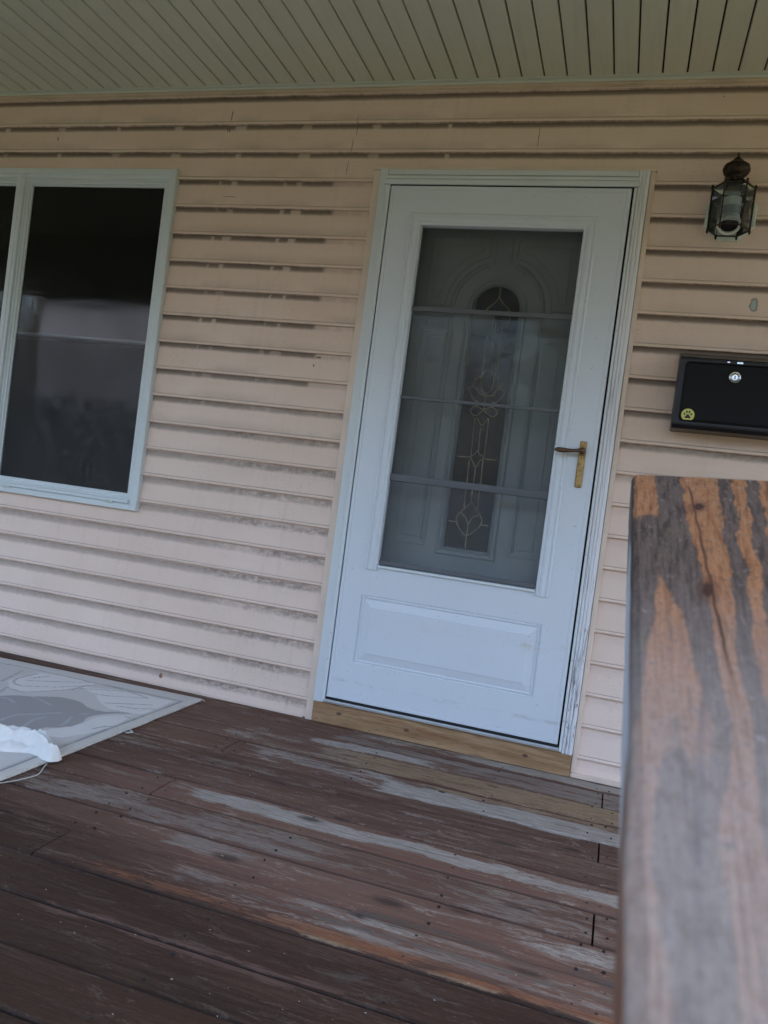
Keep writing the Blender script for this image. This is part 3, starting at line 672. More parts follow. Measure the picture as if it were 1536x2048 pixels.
bm.faces.new([l[0] for l in loops]); bm.faces.new([l[3] for l in loops])
box(bm, .2277, .8293, -.0450, -.012, .630, .6455)
new_obj('window_moulding', bm, MAT['door'], sdr)
# lower edge: moulding legs run past a flat white ledge
bm = bbox(.2285, .8285, -.0545, -.047, .6395, .6495, .0015); new_obj('ledge', bm, MAT['white'], sdr)
bm = bmesh.new(); v = [bm.verts.new(p) for p in ((.222, -.0215, .640), (.834, -.0215, .640), (.834, -.0215, 1.99), (.222, -.0215, 1.99))]; bm.faces.new(v)
new_obj('glass_pane', bm, MAT['glass'], sdr)
for za, zb, y in ((1.630, 1.6475, -.033), (1.2930, 1.3055, -.033), (.9780, 1.0040, -.034)):
    bm = bbox(.226, .829, y, y + .007, za, zb, .0018); 
    if zb - za > .02: join(bm, bbox(.230, .826, y - .0018, y + .001, za + .009, za + .0165, .0008))
    new_obj('screen_rail', bm, MAT['greyframe'], sdr)
bm = bbox(.226, .829, -.033, -.026, .6515, .6690, .0018); new_obj('screen_rail', bm, MAT['greyframe'], sdr)
bm = bmesh.new(); v = [bm.verts.new(p) for p in ((.226, -.0275, .668), (.829, -.0275, .668), (.829, -.0275, .980), (.226, -.0275, .980))]; bm.faces.new(v); new_obj('screen_mesh', bm, MAT['screen_soft'], sdr)
bm = bmesh.new(); v = [bm.verts.new(p) for p in ((.226, -.0250, .976), (.829, -.0250, .976), (.829, -.0250, 1.97), (.226, -.0250, 1.97))]; bm.faces.new(v); new_obj('screen_mesh', bm, MAT['screen'], sdr)
# bottom expander
bm = bbox(.0855, .9800, -.0455, -.030, .1028, .1112, .0015); new_obj('door_sweep', bm, MAT['gap'], sdr)
bm = bbox(.079, .984, -.0500, -.0440, .0900, .1005, .0015); new_obj('bottom_rail', bm, MAT['aluminium'], sdr)
# handle
hd = new_obj('handle', bbox(.9165, .9415, -.0535, -.0468, 1.0325, 1.1985, .004, 3), MAT['brass'], sdr)
bm = bmesh.new()
tube(bm, [(.929, -.052, 1.1625), (.929, -.082, 1.1625)], [.0125, .0115], 16)
tube(bm, [(.936, -.083, 1.163), (.926, -.0845, 1.1625), (.912, -.086, 1.1605), (.895, -.088, 1.1585), (.878, -.089, 1.1575), (.862, -.089, 1.157), (.848, -.0885, 1.1575), (.838, -.0885, 1.158), (.834, -.0885, 1.1583)], [.009, .0100, .0062, .0060, .0078, .0092, .0088, .0058, .002], 14)
new_obj('lever', bm, mat_plain('brown_lever', (.13, .075, .045), .38, .55, var=.2, vs=60), hd, smooth=True)

# ------------------------------------------------------------------ entry door behind
en = thing('entry_door', 'pale panelled front door with arched leaded glass behind the storm door', 'front door')
CX, CZ, HW, ZB = .5245, 1.6915, .0885, .7475
def arch(hw, zb, cz=CZ, cx=CX, n=28, top_only=False):
    p = [] if top_only else [(cx - hw, zb), (cx + hw, zb)]
    p += [(cx + hw * math.cos(a), cz + hw * math.sin(a)) for a in (math.pi * i / n for i in range(n + 1))]
    return p
EY = .118
bm = bmesh.new()
# slab face with an arched hole: strips between the hole outline and the outer rectangle
hole = arch(.116, ZB - .028)
outer_pts = []
lo = [(CX - .116, ZB - .028), (CX + .116, ZB - .028)]
v = lambda x, z, y=EY: bm.verts.new((x, y, z))
def quad(a, b, c, d): bm.faces.new([v(*q) for q in (a, b, c, d)])
X0, X1, Zb, Zt = .0765, .9855, .1025, 2.112
quad((X0, Zb), (X1, Zb), (X1, ZB - .028), (X0, ZB - .028)); quad((X0, ZB - .028), (CX - .116, ZB - .028), (CX - .116, CZ), (X0, CZ)); quad((CX + .116, ZB - .028), (X1, ZB - .028), (X1, CZ), (CX + .116, CZ))
n = 28
for i in range(n):
    a0, a1 = math.pi * i / n, math.pi * (i + 1) / n
    def outp(a):
        c, s = math.cos(a), math.sin(a); k = min((X1 - CX) / c if c > 1e-6 else 1e9, (X0 - CX) / c if c < -1e-6 else 1e9, (Zt - CZ) / s if s > 1e-6 else 1e9); return (CX + c * k, CZ + s * k)
    i0, i1 = (CX + .116 * math.cos(a0), CZ + .116 * math.sin(a0)), (CX + .116 * math.cos(a1), CZ + .116 * math.sin(a1)); o0, o1 = outp(a0), outp(a1)
    pts4 = [i0, o0]
    for cxn in ((X1, Zt), (X0, Zt)):
        an = math.atan2(cxn[1] - CZ, cxn[0] - CX)
        if a0 + 1e-6 < an < a1 - 1e-6: pts4.append(cxn)
    pts4 += [o1, i1]; bm.faces.new([v(*q) for q in pts4])
bmesh.ops.remove_doubles(bm, verts=bm.verts, dist=1e-5)
ring(bm, rect(X0, X1, Zb, Zt), [(0, EY + .045), (0, EY)])
slab = new_obj('door_slab', bm, MAT['entry'], en)
bm = bmesh.new(); ring(bm, arch(.1185, ZB - .031), [(0, EY + .002), (0, EY - .007), (.004, EY - .014), (.009, EY - .012), (.011, EY - .005), (.016, EY - .005), (.022, EY - .014), (.027, EY - .008), (.031, EY + .004)])
new_obj('insert_frame', bm, MAT['entry'], en)
PR = [(0, EY + .0002), (.0015, EY - .006), (.006, EY - .006), (.008, EY + .003), (.012, EY + .0075), (.016, EY + .0075), (.032, EY - .001), (.034, EY - .003)]
def panel(pts): 
    b = bmesh.new(); ring(b, pts, PR, close_in=True); return b
for s in (-1, 1):
    # top panel with a concave quarter corner round the arch
    xa, xb = (.232, .474) if s < 0 else (.575, .817)
    rr = .205; n = 10
    if s < 0:
        a_s = math.acos((xb - CX) / rr); a_e = math.pi - math.asin((1.690 - CZ) / rr) if False else math.pi
        arc = [(CX + rr * math.cos(a), CZ + rr * math.sin(a)) for a in (a_e + (a_s - a_e) * i / n for i in range(n + 1))]
        pts = [(xa, 1.690)] + arc[0:] + [(xb, 1.968), (xa, 1.968)]
    else:
        a_s = math.acos((xa - CX) / rr)
        arc = [(CX + rr * math.cos(a), CZ + rr * math.sin(a)) for a in (a_s + (0 - a_s) * i / n for i in range(n + 1))]
        pts = [(xa, 1.968)] + arc + [(xb, 1.690), (xb, 1.968)]
    new_obj('door_panel', panel(pts), MAT['entry'], en)
    xa, xb = (.232, .362) if s < 0 else (.687, .817)
    new_obj('door_panel', panel(rect(xa, xb, .74, 1.60)), MAT['entry'], en)
bm = bmesh.new()
for a0, a1 in ((180, 107), (73, 0)):
    path = [(CX + .176 * math.cos(R(a0 + (a1 - a0) * i / 16)), CZ + .176 * math.sin(R(a0 + (a1 - a0) * i / 16))) for i in range(17)]
    if a0 == 180: path = [(CX - .176, .76)] + path
    else: path = path + [(CX + .176, .76)]
    strip(bm, path, [(-.009, EY - .0002), (-.007, EY - .009), (-.001, EY - .012), (.004, EY - .008), (.0048, EY + .0004), (.010, EY - .006), (.013, EY - .0002)])
for xk in (CX - .032, CX + .032): strip(bm, [(xk, 1.865), (xk, 1.968)], [(-.004, EY - .0002), (-.002, EY - .004), (.002, EY - .004), (.004, EY - .0002)])
new_obj('arch_moulding', bm, MAT['entry'], en)
bm = bmesh.new(); f = bm.faces.new([bm.verts.new((p[0], EY + .004, p[1])) for p in arch(.090, ZB - .001)]); ins = new_obj('leaded_glass', bm, MAT['insert'], en)
CAMES = [[(.5286,1.7811),(.5285,1.7397)],[(.5285,1.7397),(.5149,1.7169),(.4899,1.6945),(.4791,1.6705)],[(.5285,1.7397),(.5456,1.7158),(.5662,1.6976),(.5784,1.6763),(.5797,1.6544),(.5674,1.6344),(.5528,1.6197),(.5322,1.6073)],[(.4791,1.6705),(.4918,1.638),(.5322,1.6073)],[(.4997,1.5997),(.5021,1.4333)],[(.5278,1.6402),(.529,1.4632)],[(.5566,1.6199),(.5534,1.4346)],[(.5238,1.46),(.5092,1.4438),(.5014,1.4304),(.5002,1.4053),(.5083,1.3782),(.5251,1.3574)],[(.5238,1.46),(.5368,1.446),(.5468,1.4258),(.5497,1.4039),(.5441,1.3785),(.5251,1.3574)],[(.5025,1.4305),(.4793,1.4147),(.4703,1.3889),(.4872,1.3764),(.5009,1.3581),(.5258,1.352)],[(.5523,1.4345),(.5717,1.414),(.5812,1.3927),(.5654,1.3776),(.5542,1.3572),(.5269,1.352)],[(.4708,1.3851),(.453,1.378),(.4642,1.3577),(.4815,1.3341),(.4993,1.3274)],[(.5783,1.3853),(.5964,1.3736),(.5882,1.3519),(.5716,1.3311),(.5551,1.3296)],[(.5238,1.3546),(.5256,1.2992)],[(.5245,1.2991),(.4905,1.3087),(.4744,1.2944),(.4773,1.2807),(.4955,1.2713),(.5135,1.2841),(.5245,1.2991)],[(.5245,1.2991),(.5576,1.3104),(.5759,1.2983),(.5777,1.2846),(.5625,1.2738),(.5388,1.2837),(.5245,1.2991)],[(.5046,1.2666),(.5256,1.2352),(.5465,1.2678)],[(.4951,1.2657),(.4982,1.1154)],[(.5229,1.2266),(.5249,1.135)],[(.5496,1.2653),(.552,1.1212)],[(.5218,1.1374),(.5101,1.1194),(.4973,1.1097),(.5078,1.0941),(.5246,1.0737),(.5356,1.0972),(.5531,1.113),(.535,1.1222),(.5218,1.1374)],[(.4437,1.1066),(.4974,1.1086)],[(.5538,1.1075),(.6001,1.1071)],[(.4948,1.0982),(.4985,.9085)],[(.523,1.0735),(.5238,.9397)],[(.549,1.1015),(.552,.9098)],[(.522,.9366),(.5116,.9169),(.4868,.8901),(.4742,.8688),(.4762,.8495),(.4928,.8236),(.5229,.8025),(.5547,.8265),(.5711,.851),(.5744,.8682),(.5663,.8866),(.543,.9142),(.522,.9366)],[(.4871,.8874),(.5089,.8734),(.5233,.8502),(.5369,.8754),(.5632,.8889)],[(.4434,.8507),(.4761,.8506)],[(.5749,.8515),(.6046,.8511)],[(.5233,.8502),(.5229,.8025),(.5239,.7523)]]
def smooth_path(p, sub=4):
    if len(p) < 3: return p
    P = [Vector(q) for q in p]; out = []
    for i in range(len(P) - 1):
        p0 = P[max(0, i - 1)]; p1 = P[i]; p2 = P[i + 1]; p3 = P[min(len(P) - 1, i + 2)]
        for s in range(sub):
            t = s / sub; out.append(.5 * ((2 * p1) + (p2 - p0) * t + (2 * p0 - 5 * p1 + 4 * p2 - p3) * t * t + (3 * p1 - p0 - 3 * p2 + p3) * t ** 3))
    out.append(P[-1]); return out
bm = bmesh.new()
for pth in CAMES: tube(bm, [(q[0], EY + .0025, q[1]) for q in smooth_path(pth)], .0019, 6)
new_obj('came', bm, MAT['came'], ins)
bm = bmesh.new()
pts = [(CX - .0885, 1.656)]
nx = [( .4365, 1.640), (.4365, 1.5895), (.444, 1.583), (.505, 1.583), (.513, 1.5865), (.5195, 1.598), (.5215, 1.668), (.4365, 1.668)]
a = [bm.verts.new((p[0], EY - .0005, p[1])) for p in nx]; b = [bm.verts.new((p[0], EY + .001, p[1])) for p in nx]
bm.faces.new(a); 
for i in range(len(nx)): bm.faces.new((a[i], a[(i + 1) % len(nx)], b[(i + 1) % len(nx)], b[i]))
new_obj('paper_patch', bm, MAT['note'], en)

# ------------------------------------------------------------------ twin window
wn_ = thing('twin_window', 'white vinyl twin double-hung window with dark glass', 'window')
FX0, FX1, FZ0, FZ1 = -2.4285, -.8705, .7145, 2.1655
bm = bmesh.new()
ring(bm, rect(FX0, FX1, FZ0, FZ1), [(0, -.002), (0, -.027), (.002, -.030), (.0235, -.030), (.0255, -.0275), (.0265, -.024), (.0290, -.024), (.0400, -.0205), (.0415, -.016)])
new_obj('outer_frame', bm, MAT['winwhite'], wn_)
bm = bmesh.new()
for xa, xb in ((-1.6835, -1.6465),): join(bm, bbox(xa, xb, -.0290, .02, FZ0 + .027, FZ1 - .027, .003))
join(bm, bbox(-1.6665, -1.6625, -.0315, -.026, FZ0 + .027, FZ1 - .024, .001))
new_obj('mullion', bm, MAT['winwhite'], wn_)
for (xa, xb) in ((-1.6460, -.9120), (-2.3870, -1.6840)):
    s = bmesh.new()
    ring(s, rect(xa, xb, FZ0 + .0417, FZ1 - .0417), [(-.0008, -.0155), (.001, -.018), (.010, -.018), (.0115, -.012), (.020, -.010), (.0215, -.003), (.0300 if False else .0270, -.002), (.0285, .006)])
    sash = new_obj('sash', s, MAT['winwhite'], wn_)
    gl = bmesh.new(); v4 = [gl.verts.new(p) for p in ((xa + .02, .004, FZ0 + .06), (xb - .02, .004, FZ0 + .06), (xb - .02, .004, FZ1 - .055), (xa + .02, .004, FZ1 - .055))]; gl.faces.new(v4); new_obj('pane', gl, MAT['winglass'], sash)
    new_obj('meeting_rail', bbox(xa + .026, xb - .026, .0075, .030, 1.4240, 1.4420, .003), MAT['greyframe'], sash)
    new_obj('rail_gap', bbox(xa + .026, xb - .026, .0080, .030, 1.4130, 1.4238, .001), MAT['gap'], sash)
    scr = bmesh.new(); v4 = [scr.verts.new(p) for p in ((xa + .026, -.0005, FZ0 + .068), (xb - .026, -.0005, FZ0 + .068), (xb - .026, -.0005, 1.43), (xa + .026, -.0005, 1.43))]; scr.faces.new(v4); new_obj('screen_mesh', scr, MAT['screen'], sash)
# stepped sill and weep covers
bm = bbox(-2.386, -.9130, -.0330, -.0205, .7425, .7560, .002); new_obj('sill', bm, MAT['winwhite'], wn_)
for xc in (-1.542, -1.003, -2.25, -1.75):
    bm = bbox(xc - .020, xc + .020, -.0375, -.0325, .7360, .7480, .0018); join(bm, bbox(xc - .013, xc + .013, -.0395, -.0370, .7385, .7455, .0012)); new_obj('weep_cover', bm, MAT['plate'], wn_)
# room behind
bm = bmesh.new(); box(bm, -4.4, 3.2, .112, 3.0, -.1, 2.85)
for f in list(bm.faces):
    if abs(f.normal.y + 1) < .1 or all(abs(vv.co.y - .112) < 1e-4 for vv in f.verts): bm.faces.remove(f)
for f in bm.faces: f.normal_flip()
struct(new_obj('room_walls', bm, MAT['dark']))

# ------------------------------------------------------------------ lantern
ln = thing('wall_lantern', 'hexagonal bronze and glass wall lantern with onion shaped top', 'wall lantern')
LX, LY, LR = 1.3045, -.122, .0665
bm = bmesh.new(); oc = [(1.3135 + .088 * math.cos(R(22.5 + 45 * i)) * (1.0), 2.021 + .092 * math.sin(R(22.5 + 45 * i))) for i in range(8)]
ring(bm, oc, [(0, -.001), (0, -.018), (.004, -.021), (.012, -.021), (.016, -.018)], close_in=True); new_obj('mounting_block', bm, MAT['plate'], ln)
def hexp(r, z, off=0): return [(LX + r * math.cos(R(60 * i + off)), LY + r * math.sin(R(60 * i + off)), z) for i in range(6)]
zlo, zhi = 1.935, 2.072
bm = bmesh.new()
bot, top = hexp(LR * .985, zlo), hexp(LR, zhi)
for i in range(6): tube(bm, [bot[i], top[i]], .0026, 8)
for lst, rr in ((bot, .0026), (top, .0024)):
    for i in range(6): tube(bm, [lst[i], lst[(i + 1) % 6]], rr, 8)
inner = hexp(.030, 2.098)
for i in range(6): tube(bm, [top[i], inner[i]], .0022, 6)
for p in bot: lathe(bm, p[0], p[1], [(.0008, zlo - .014), (.0032, zlo - .010), (.0044, zlo - .005), (.0030, zlo), (.0040, zlo + .003)], 10)
for p in top: lathe(bm, p[0], p[1], [(.0036, zhi - .002), (.0050, zhi + .002), (.0036, zhi + .007), (.0044, zhi + .010), (.001, zhi + .014)], 10)
new_obj('cage', bm, MAT['bronze'], ln)
bm = bmesh.new()
B = [bm.verts.new(p) for p in hexp(LR * .96, zlo + .002)]; T = [bm.verts.new(p) for p in hexp(LR * .975, zhi - .001)]; N = [bm.verts.new(p) for p in hexp(.029, 2.097)]
for i in range(6):
    j = (i + 1) % 6; bm.faces.new((B[i], B[j], T[j], T[i])); bm.faces.new((T[i], T[j], N[j], N[i]))
new_obj('glass_panel', bm, MAT['lampglass'], ln)
bm = bmesh.new()
lathe(bm, LX, LY, [(.030, 2.094), (.031, 2.099), (.0225, 2.104), (.0215, 2.108), (.030, 2.113), (.0375, 2.1205), (.0415, 2.129), (.0425, 2.137), (.0395, 2.145), (.0400, 2.147), (.034, 2.152), (.027, 2.157), (.0215, 2.160), (.0205, 2.163), (.013, 2.168), (.0125, 2.171), (.006, 2.1745), (.0052, 2.180), (.0030, 2.183), (.0034, 2.187), (.0008, 2.193)], 28)
for v_ in bm.verts:      # light fluting on the dome
    dx, dy = v_.co.x - LX, v_.co.y - LY; rr = math.hypot(dx, dy)
    if rr > .024: 
        a = math.atan2(dy, dx); k = 1 + .025 * math.cos(a * 14); v_.co.x = LX + dx * k; v_.co.y = LY + dy * k
new_obj('dome', bm, MAT['bronze'], ln, smooth=True)
bm = bmesh.new(); tube(bm, [(LX + .003, -.018, 2.00), (LX, -.06, 1.995), (LX, LY, 1.990)], .006, 10); new_obj('arm', bm, MAT['bronze'], ln)
bm = bmesh.new()
lathe(bm, LX, LY, [(.0255, 2.030), (.029, 2.034), (.0285, 2.0385), (.018, 2.042)][::-1], 28, True, False)
lathe(bm, LX, LY, [(.0285, 2.040), (.0290, 2.012), (.0296, 2.0115), (.0296, 1.982), (.0302, 1.9815), (.0310, 1.958)], 28, True, False)
for f in bm.faces:
    zc = f.calc_center_median().z
    if 1.985 < zc < 2.010: f.material_index = 1
sl = new_obj('lamp_sleeve', bm, [MAT['lampwhite'], MAT['lampgrey']], ln, smooth=False)
bm = bmesh.new(); lathe(bm, 0, 0, [(.0285, .012), (.0360, .006), (.0385, -.004), (.0370, -.010), (.0300, -.011), (.0285, -.004)], 32, False, False); col_ = new_obj('collar', bm, MAT['lampwhite'], ln, smooth=True)
col_.matrix_world = Matrix.Translation((LX - .001, LY - .004, 1.955)) @ Matrix.Rotation(R(-34), 4, 'X')
bm = bmesh.new(); lathe(bm, 0, 0, [(.0290, -.008), (.0284, .006), (.012, .009)], 32, False, True); so_ = new_obj('socket', bm, MAT['gap'], ln); so_.matrix_world = col_.matrix_world.copy()

# ------------------------------------------------------------------ mailbox
mb = thing('mailbox', 'black locking wall mailbox with round yellow paw sticker', 'mailbox')
mx0, mx1, mz0, mz1 = 1.2105, 1.6205, 1.2670, 1.5350
bm = bmesh.new()
side = [(-.0145, mz0), (-.0145, mz1 + .006), (-.040, mz1 + .002), (-.118, mz1 - .026), (-.122, mz1 - .032), (-.122, mz0 + .016), (-.112, mz0 + .002)]
A = [bm.verts.new((mx0, y, z)) for y, z in side]; Bv = [bm.verts.new((mx1, y, z)) for y, z in side]
bm.faces.new(A); bm.faces.new(Bv[::-1])
for i in range(len(side)): j = (i + 1) % len(side); bm.faces.new((A[i], Bv[i], Bv[j], A[j]))
bmesh.ops.recalc_face_normals(bm, faces=bm.faces); bmesh.ops.bevel(bm, geom=list(bm.edges), offset=.002, segments=2, affect='EDGES')
new_obj('mailbox_body', bm, MAT['black'], mb)
def rrect(x0, x1, z0, z1, r, n=6):
    p = []
    for cx, cz, a0 in ((x1 - r, z0 + r, -90), (x1 - r, z1 - r, 0), (x0 + r, z1 - r, 90), (x0 + r, z0 + r, 180)):
        p += [(cx + r * math.cos(R(a0 + 90 * i / n)), cz + r * math.sin(R(a0 + 90 * i / n))) for i in range(n + 1)]
    return p
bm = bmesh.new(); ring(bm, rrect(mx0 + .018, mx1 - .018, mz0 + .026, mz1 - .040, .016), [(0, -.1216), (.0004, -.1250), (.0022, -.1262), (.0048, -.1256), (.0060, -.1235), (.0085, -.1242)], close_in=True)
lid = new_obj('mailbox_door', bm, MAT['blackface'], mb)
bm = bmesh.new(); ring(bm, [(1.3865 + .0200 * math.cos(2 * math.pi * i / 32), 1.4500 + .0200 * math.sin(2 * math.pi * i / 32)) for i in range(32)], [(0, -.124), (0, -.1275), (.0022, -.1310), (.0060, -.1300), (.0085, -.1262), (.0088, -.1258), (.0105, -.1285)], close_in=True)
lk = new_obj('lock', bm, MAT['chrome'], lid)
bm = bmesh.new(); box(bm, 1.3850, 1.3880, -.1300, -.1280, 1.4440, 1.4550); new_obj('keyhole', bm, MAT['ink'], lid)
bm = bmesh.new(); box(bm, 1.3580, 1.3660, -.1228, -.1218, 1.4980, 1.5015); new_obj('chipped_paint', bm, MAT['chrome'], mb); bm = bmesh.new(); box(bm, 1.3880, 1.4060, -.1229, -.1218, 1.4965, 1.5020); new_obj('chipped_paint', bm, MAT['chrome'], mb)
PX, PZ, K_ = 1.2575, 1.3145, 1.86
bm = bmesh.new(); disc_y(bm, PX, PZ, .0210, -.1240, -.1252, 40); st = new_obj('paw_sticker', bm, MAT['yellow'], lid)
bm = bmesh.new()
for dx, dz, rx, rz, rot in ((-.0058, .0016, .0015, .0020, 30), (-.0022, .0054, .0016, .0022, 8), (.0022, .0054, .0016, .0022, -8), (.0058, .0016, .0015, .0020, -30)):
    bm.faces.new([bm.verts.new((PX + K_ * (dx + rx * math.cos(a) * math.cos(R(rot)) - rz * math.sin(a) * math.sin(R(rot))), -.1256, PZ + K_ * (dz + rx * math.cos(a) * math.sin(R(rot)) + rz * math.sin(a) * math.cos(R(rot))))) for a in (2 * math.pi * i / 16 for i in range(16))])
pad = [(0, .0012), (-.0018, .0006), (-.0030, -.0018), (-.0050, -.0038), (-.0048, -.0058), (-.0030, -.0064), (0, -.0056), (.0030, -.0064), (.0048, -.0058), (.0050, -.0038), (.0030, -.0018), (.0018, .0006)]
bm.faces.new([bm.verts.new((PX + K_ * px, -.1256, PZ + K_ * pz)) for px, pz in pad]); new_obj('paw_print', bm, MAT['ink'], lid)

# ------------------------------------------------------------------ rug
rug = thing('rug', 'pale grey outdoor rug with dark leaf pattern lying by the wall', 'rug')
def inpoly(x, y, P):
    c = False; j = len(P) - 1
    for i in range(len(P)):
        if (P[i][1] > y) != (P[j][1] > y) and x < (P[j][0] - P[i][0]) * (y - P[i][1]) / (P[j][1] - P[i][1]) + P[i][0]: c = not c
        j = i
    return c
def dpath(x, y, P):
    b = 9.
    for (ax, ay), (bx, by) in zip(P, P[1:]):
        dx, dy = bx - ax, by - ay; L = dx * dx + dy * dy; t = max(0, min(1, ((x - ax) * dx + (y - ay) * dy) / L)) if L else 0
        b = min(b, math.hypot(x - ax - t * dx, y - ay - t * dy))
    return b
RUG_DARK = [(-1.40, -.60), (-1.22,-.66), (-1.12,-.60), (-.984,-.563),(-.95,-.519),(-.895,-.49),(-.86,-.458),(-.82,-.432),(-.775,-.427),(-.723,-.439),(-.672,-.474),(-.631,-.482),(-.591,-.473),(-.563,-.447),(-.518,-.427),(-.514,-.434),(-.552,-.462),(-.584,-.506),(-.597,-.534),(-.601,-.567),(-.579,-.625),(-.579,-.683),(-.605,-.725),(-.631,-.747),(-.622,-.802),(-.654,-.852),(-.684,-.889),(-.698,-.909),(-.80,-.95),(-1.0,-.93),(-1.25,-.80)]
RUG_BRIGHT = [[(-.859,-.272),(-.812,-.24),(-.71,-.204),(-.613,-.197),(-.489,-.197),(-.484,-.254),(-.478,-.32),(-.477,-.411),(-.517,-.429),(-.606,-.436),(-.668,-.4),(-.763,-.314)],
 [(-1.104,-.39),(-1.121,-.319),(-1.112,-.217),(-.995,-.19),(-.842,-.199),(-.849,-.276),(-.896,-.377),(-.969,-.469),(-1.029,-.466)],[(-.629,-.8),(-.598,-.727),(-.57,-.637),(-.583,-.547),(-.544,-.481),(-.501,-.453),(-.475,-.555),(-.484,-.678),(-.532,-.789),(-.578,-.81)]]
RUG_VEINS = [[(-.702,-.585),(-.749,-.647),(-.79,-.692),(-.797,-.735),(-.788,-.776)],[(-.898,-.494),(-.849,-.508),(-.784,-.535)],[(-.644,-.601),(-.619,-.66),(-.612,-.696)],[(-.708,-.661),(-.718,-.696),(-.707,-.735),(-.676,-.821),(-.696,-.876)],[(-.966,-.57),(-.941,-.57),(-.897,-.592)],[(-.643,-.554),(-.629,-.528)]]
RUG_LINES = [[(-.846,-.288),(-.772,-.242),(-.691,-.195),(-.584,-.222)],[(-.663,-.383),(-.587,-.337),(-.522,-.289)],[(-.604,-.389),(-.535,-.368),(-.482,-.324)],[(-1.09,-.376),(-1.107,-.335),(-1.105,-.226)],[(-1.09,-.376),(-1.06,-.402),(-1.027,-.411),(-.927,-.339),(-.876,-.275),(-.836,-.207)],[(-1.072,-.299),(-1.046,-.227)],[(-1.066,-.337),(-1.006,-.299),(-.96,-.259),(-.874,-.201)],[(-1.038,-.463),(-.967,-.472),(-.928,-.429),(-.896,-.377),(-.86,-.328),(-.855,-.234)],[(-1.119,-.406),(-1.142,-.326),(-1.173,-.234)],[(-1.021,-.523),(-1.045,-.462)],[(-.763,-.314),(-.706,-.298),(-.639,-.261),(-.582,-.225)],[(-.512,-.655),(-.496,-.603),(-.464,-.586),(-.42,-.587)],[(-.51,-.477),(-.467,-.477)]]
RUG_BORDER = [(-2.1,-.235),(-1.36,-.201),(-1.193,-.188),(-1.024,-.181),(-.849,-.184),(-.66,-.179),(-.462,-.172),(-.462,-.303),(-.468,-.467),(-.474,-.673),(-.478,-.9),(-.482,-1.3),(-.49,-1.85)]
NX, NY = 250, 270; RW, RL = 1.50, 1.72
bm = bmesh.new(); vl = []; cols = {}
def right_edge(y): return -.4235 + .016 * (y + .08) + .004 * mnoise.noise(Vector((0, y * 9, 0)))
for j in range(NY + 1):
    fy = (j / NY) ** 1.15; row = []
    for i in range(NX + 1):
        fx = (i / NX) ** 1.3
        y = -.0835 - RL * fy - .0436 * (fx * RW); x = right_edge(y) - RW * fx
        ripple = .0035 * mnoise.noise(Vector((x * 3, y * 3, 0))) + .004 * mnoise.noise(Vector((x * 7, y * 2, 5))) * math.exp(-fx * 12)
        edge = min(fx * RW, fy * RL); z = .0045 + .0055 * min(1, edge / .006) + max(0, ripple) * min(1, edge / .03 + .3)
        base = (.60, .58, .555)
        if edge < .032: base = (.60, .575, .53)
        else:
            if any(inpoly(x, y, P) for P in RUG_BRIGHT): base = (.72, .70, .675)
            if inpoly(x, y, RUG_DARK):
                base = (.36, .345, .34)
                if min(dpath(x, y, P) for P in RUG_VEINS) < .006: base = (.42, .43, .44); z -= .001
            db = dpath(x, y, RUG_BORDER)
            if .0025 < db < .014 and x > RUG_BORDER[6][0] - .35 and y > -1.2 and x < -.455 + .0: base = tuple(c * .86 for c in base)
            dl = min([dpath(x, y, P) for P in RUG_LINES] + [db])
            if dl < .0028: base = (.27, .26, .27); z -= .0018
        row.append(bm.verts.new((x, y, z))); cols[len(cols)] = base
    vl.append(row)
for j in range(NY):
    for i in range(NX): bm.faces.new((vl[j][i], vl[j][i + 1], vl[j + 1][i + 1], vl[j + 1][i]))
edge_loop = [vl[0][i].co.copy() for i in range(0, NX + 1, 4)]; right_loop = [vl[j][0].co.copy() for j in range(0, NY + 1, 4)]
pile = new_obj('pile', bm, MAT['rug'], rug, smooth=True)
ca = pile.data.color_attributes.new('col', 'FLOAT_COLOR', 'POINT')
ca.data.foreach_set('color', [c for i in range(len(cols)) for c in (*cols[i], 1.0)])
bm = bmesh.new(); tube(bm, [(p.x + .001, p.y, .0048) for p in right_loop], .0042, 8); tube(bm, [(p.x, p.y + .001, .0046) for p in edge_loop], .0038, 8)
new_obj('binding', bm, MAT['binding'], rug, smooth=True)
for pth, rad_ in (([(-.421, -.575, .004), (-.410, -.583, .006), (-.400, -.590, .005), (-.409, -.600, .004), (-.419, -.606, .004)], .003), ([(-.424, -.082, .006), (-.414, -.086, .006), (-.405, -.092, .003)], .0022),
                  (smooth_path([(-.424, -.985, .006), (-.412, -1.015, .004), (-.393, -1.056, .003), (-.396, -1.089, .003), (-.410, -1.131, .003), (-.432, -1.18, .005)]), .0018)):
    bm = bmesh.new(); tube(bm, pth, rad_, 6); new_obj('loose_thread', bm, MAT['thread'], rug, smooth=True)

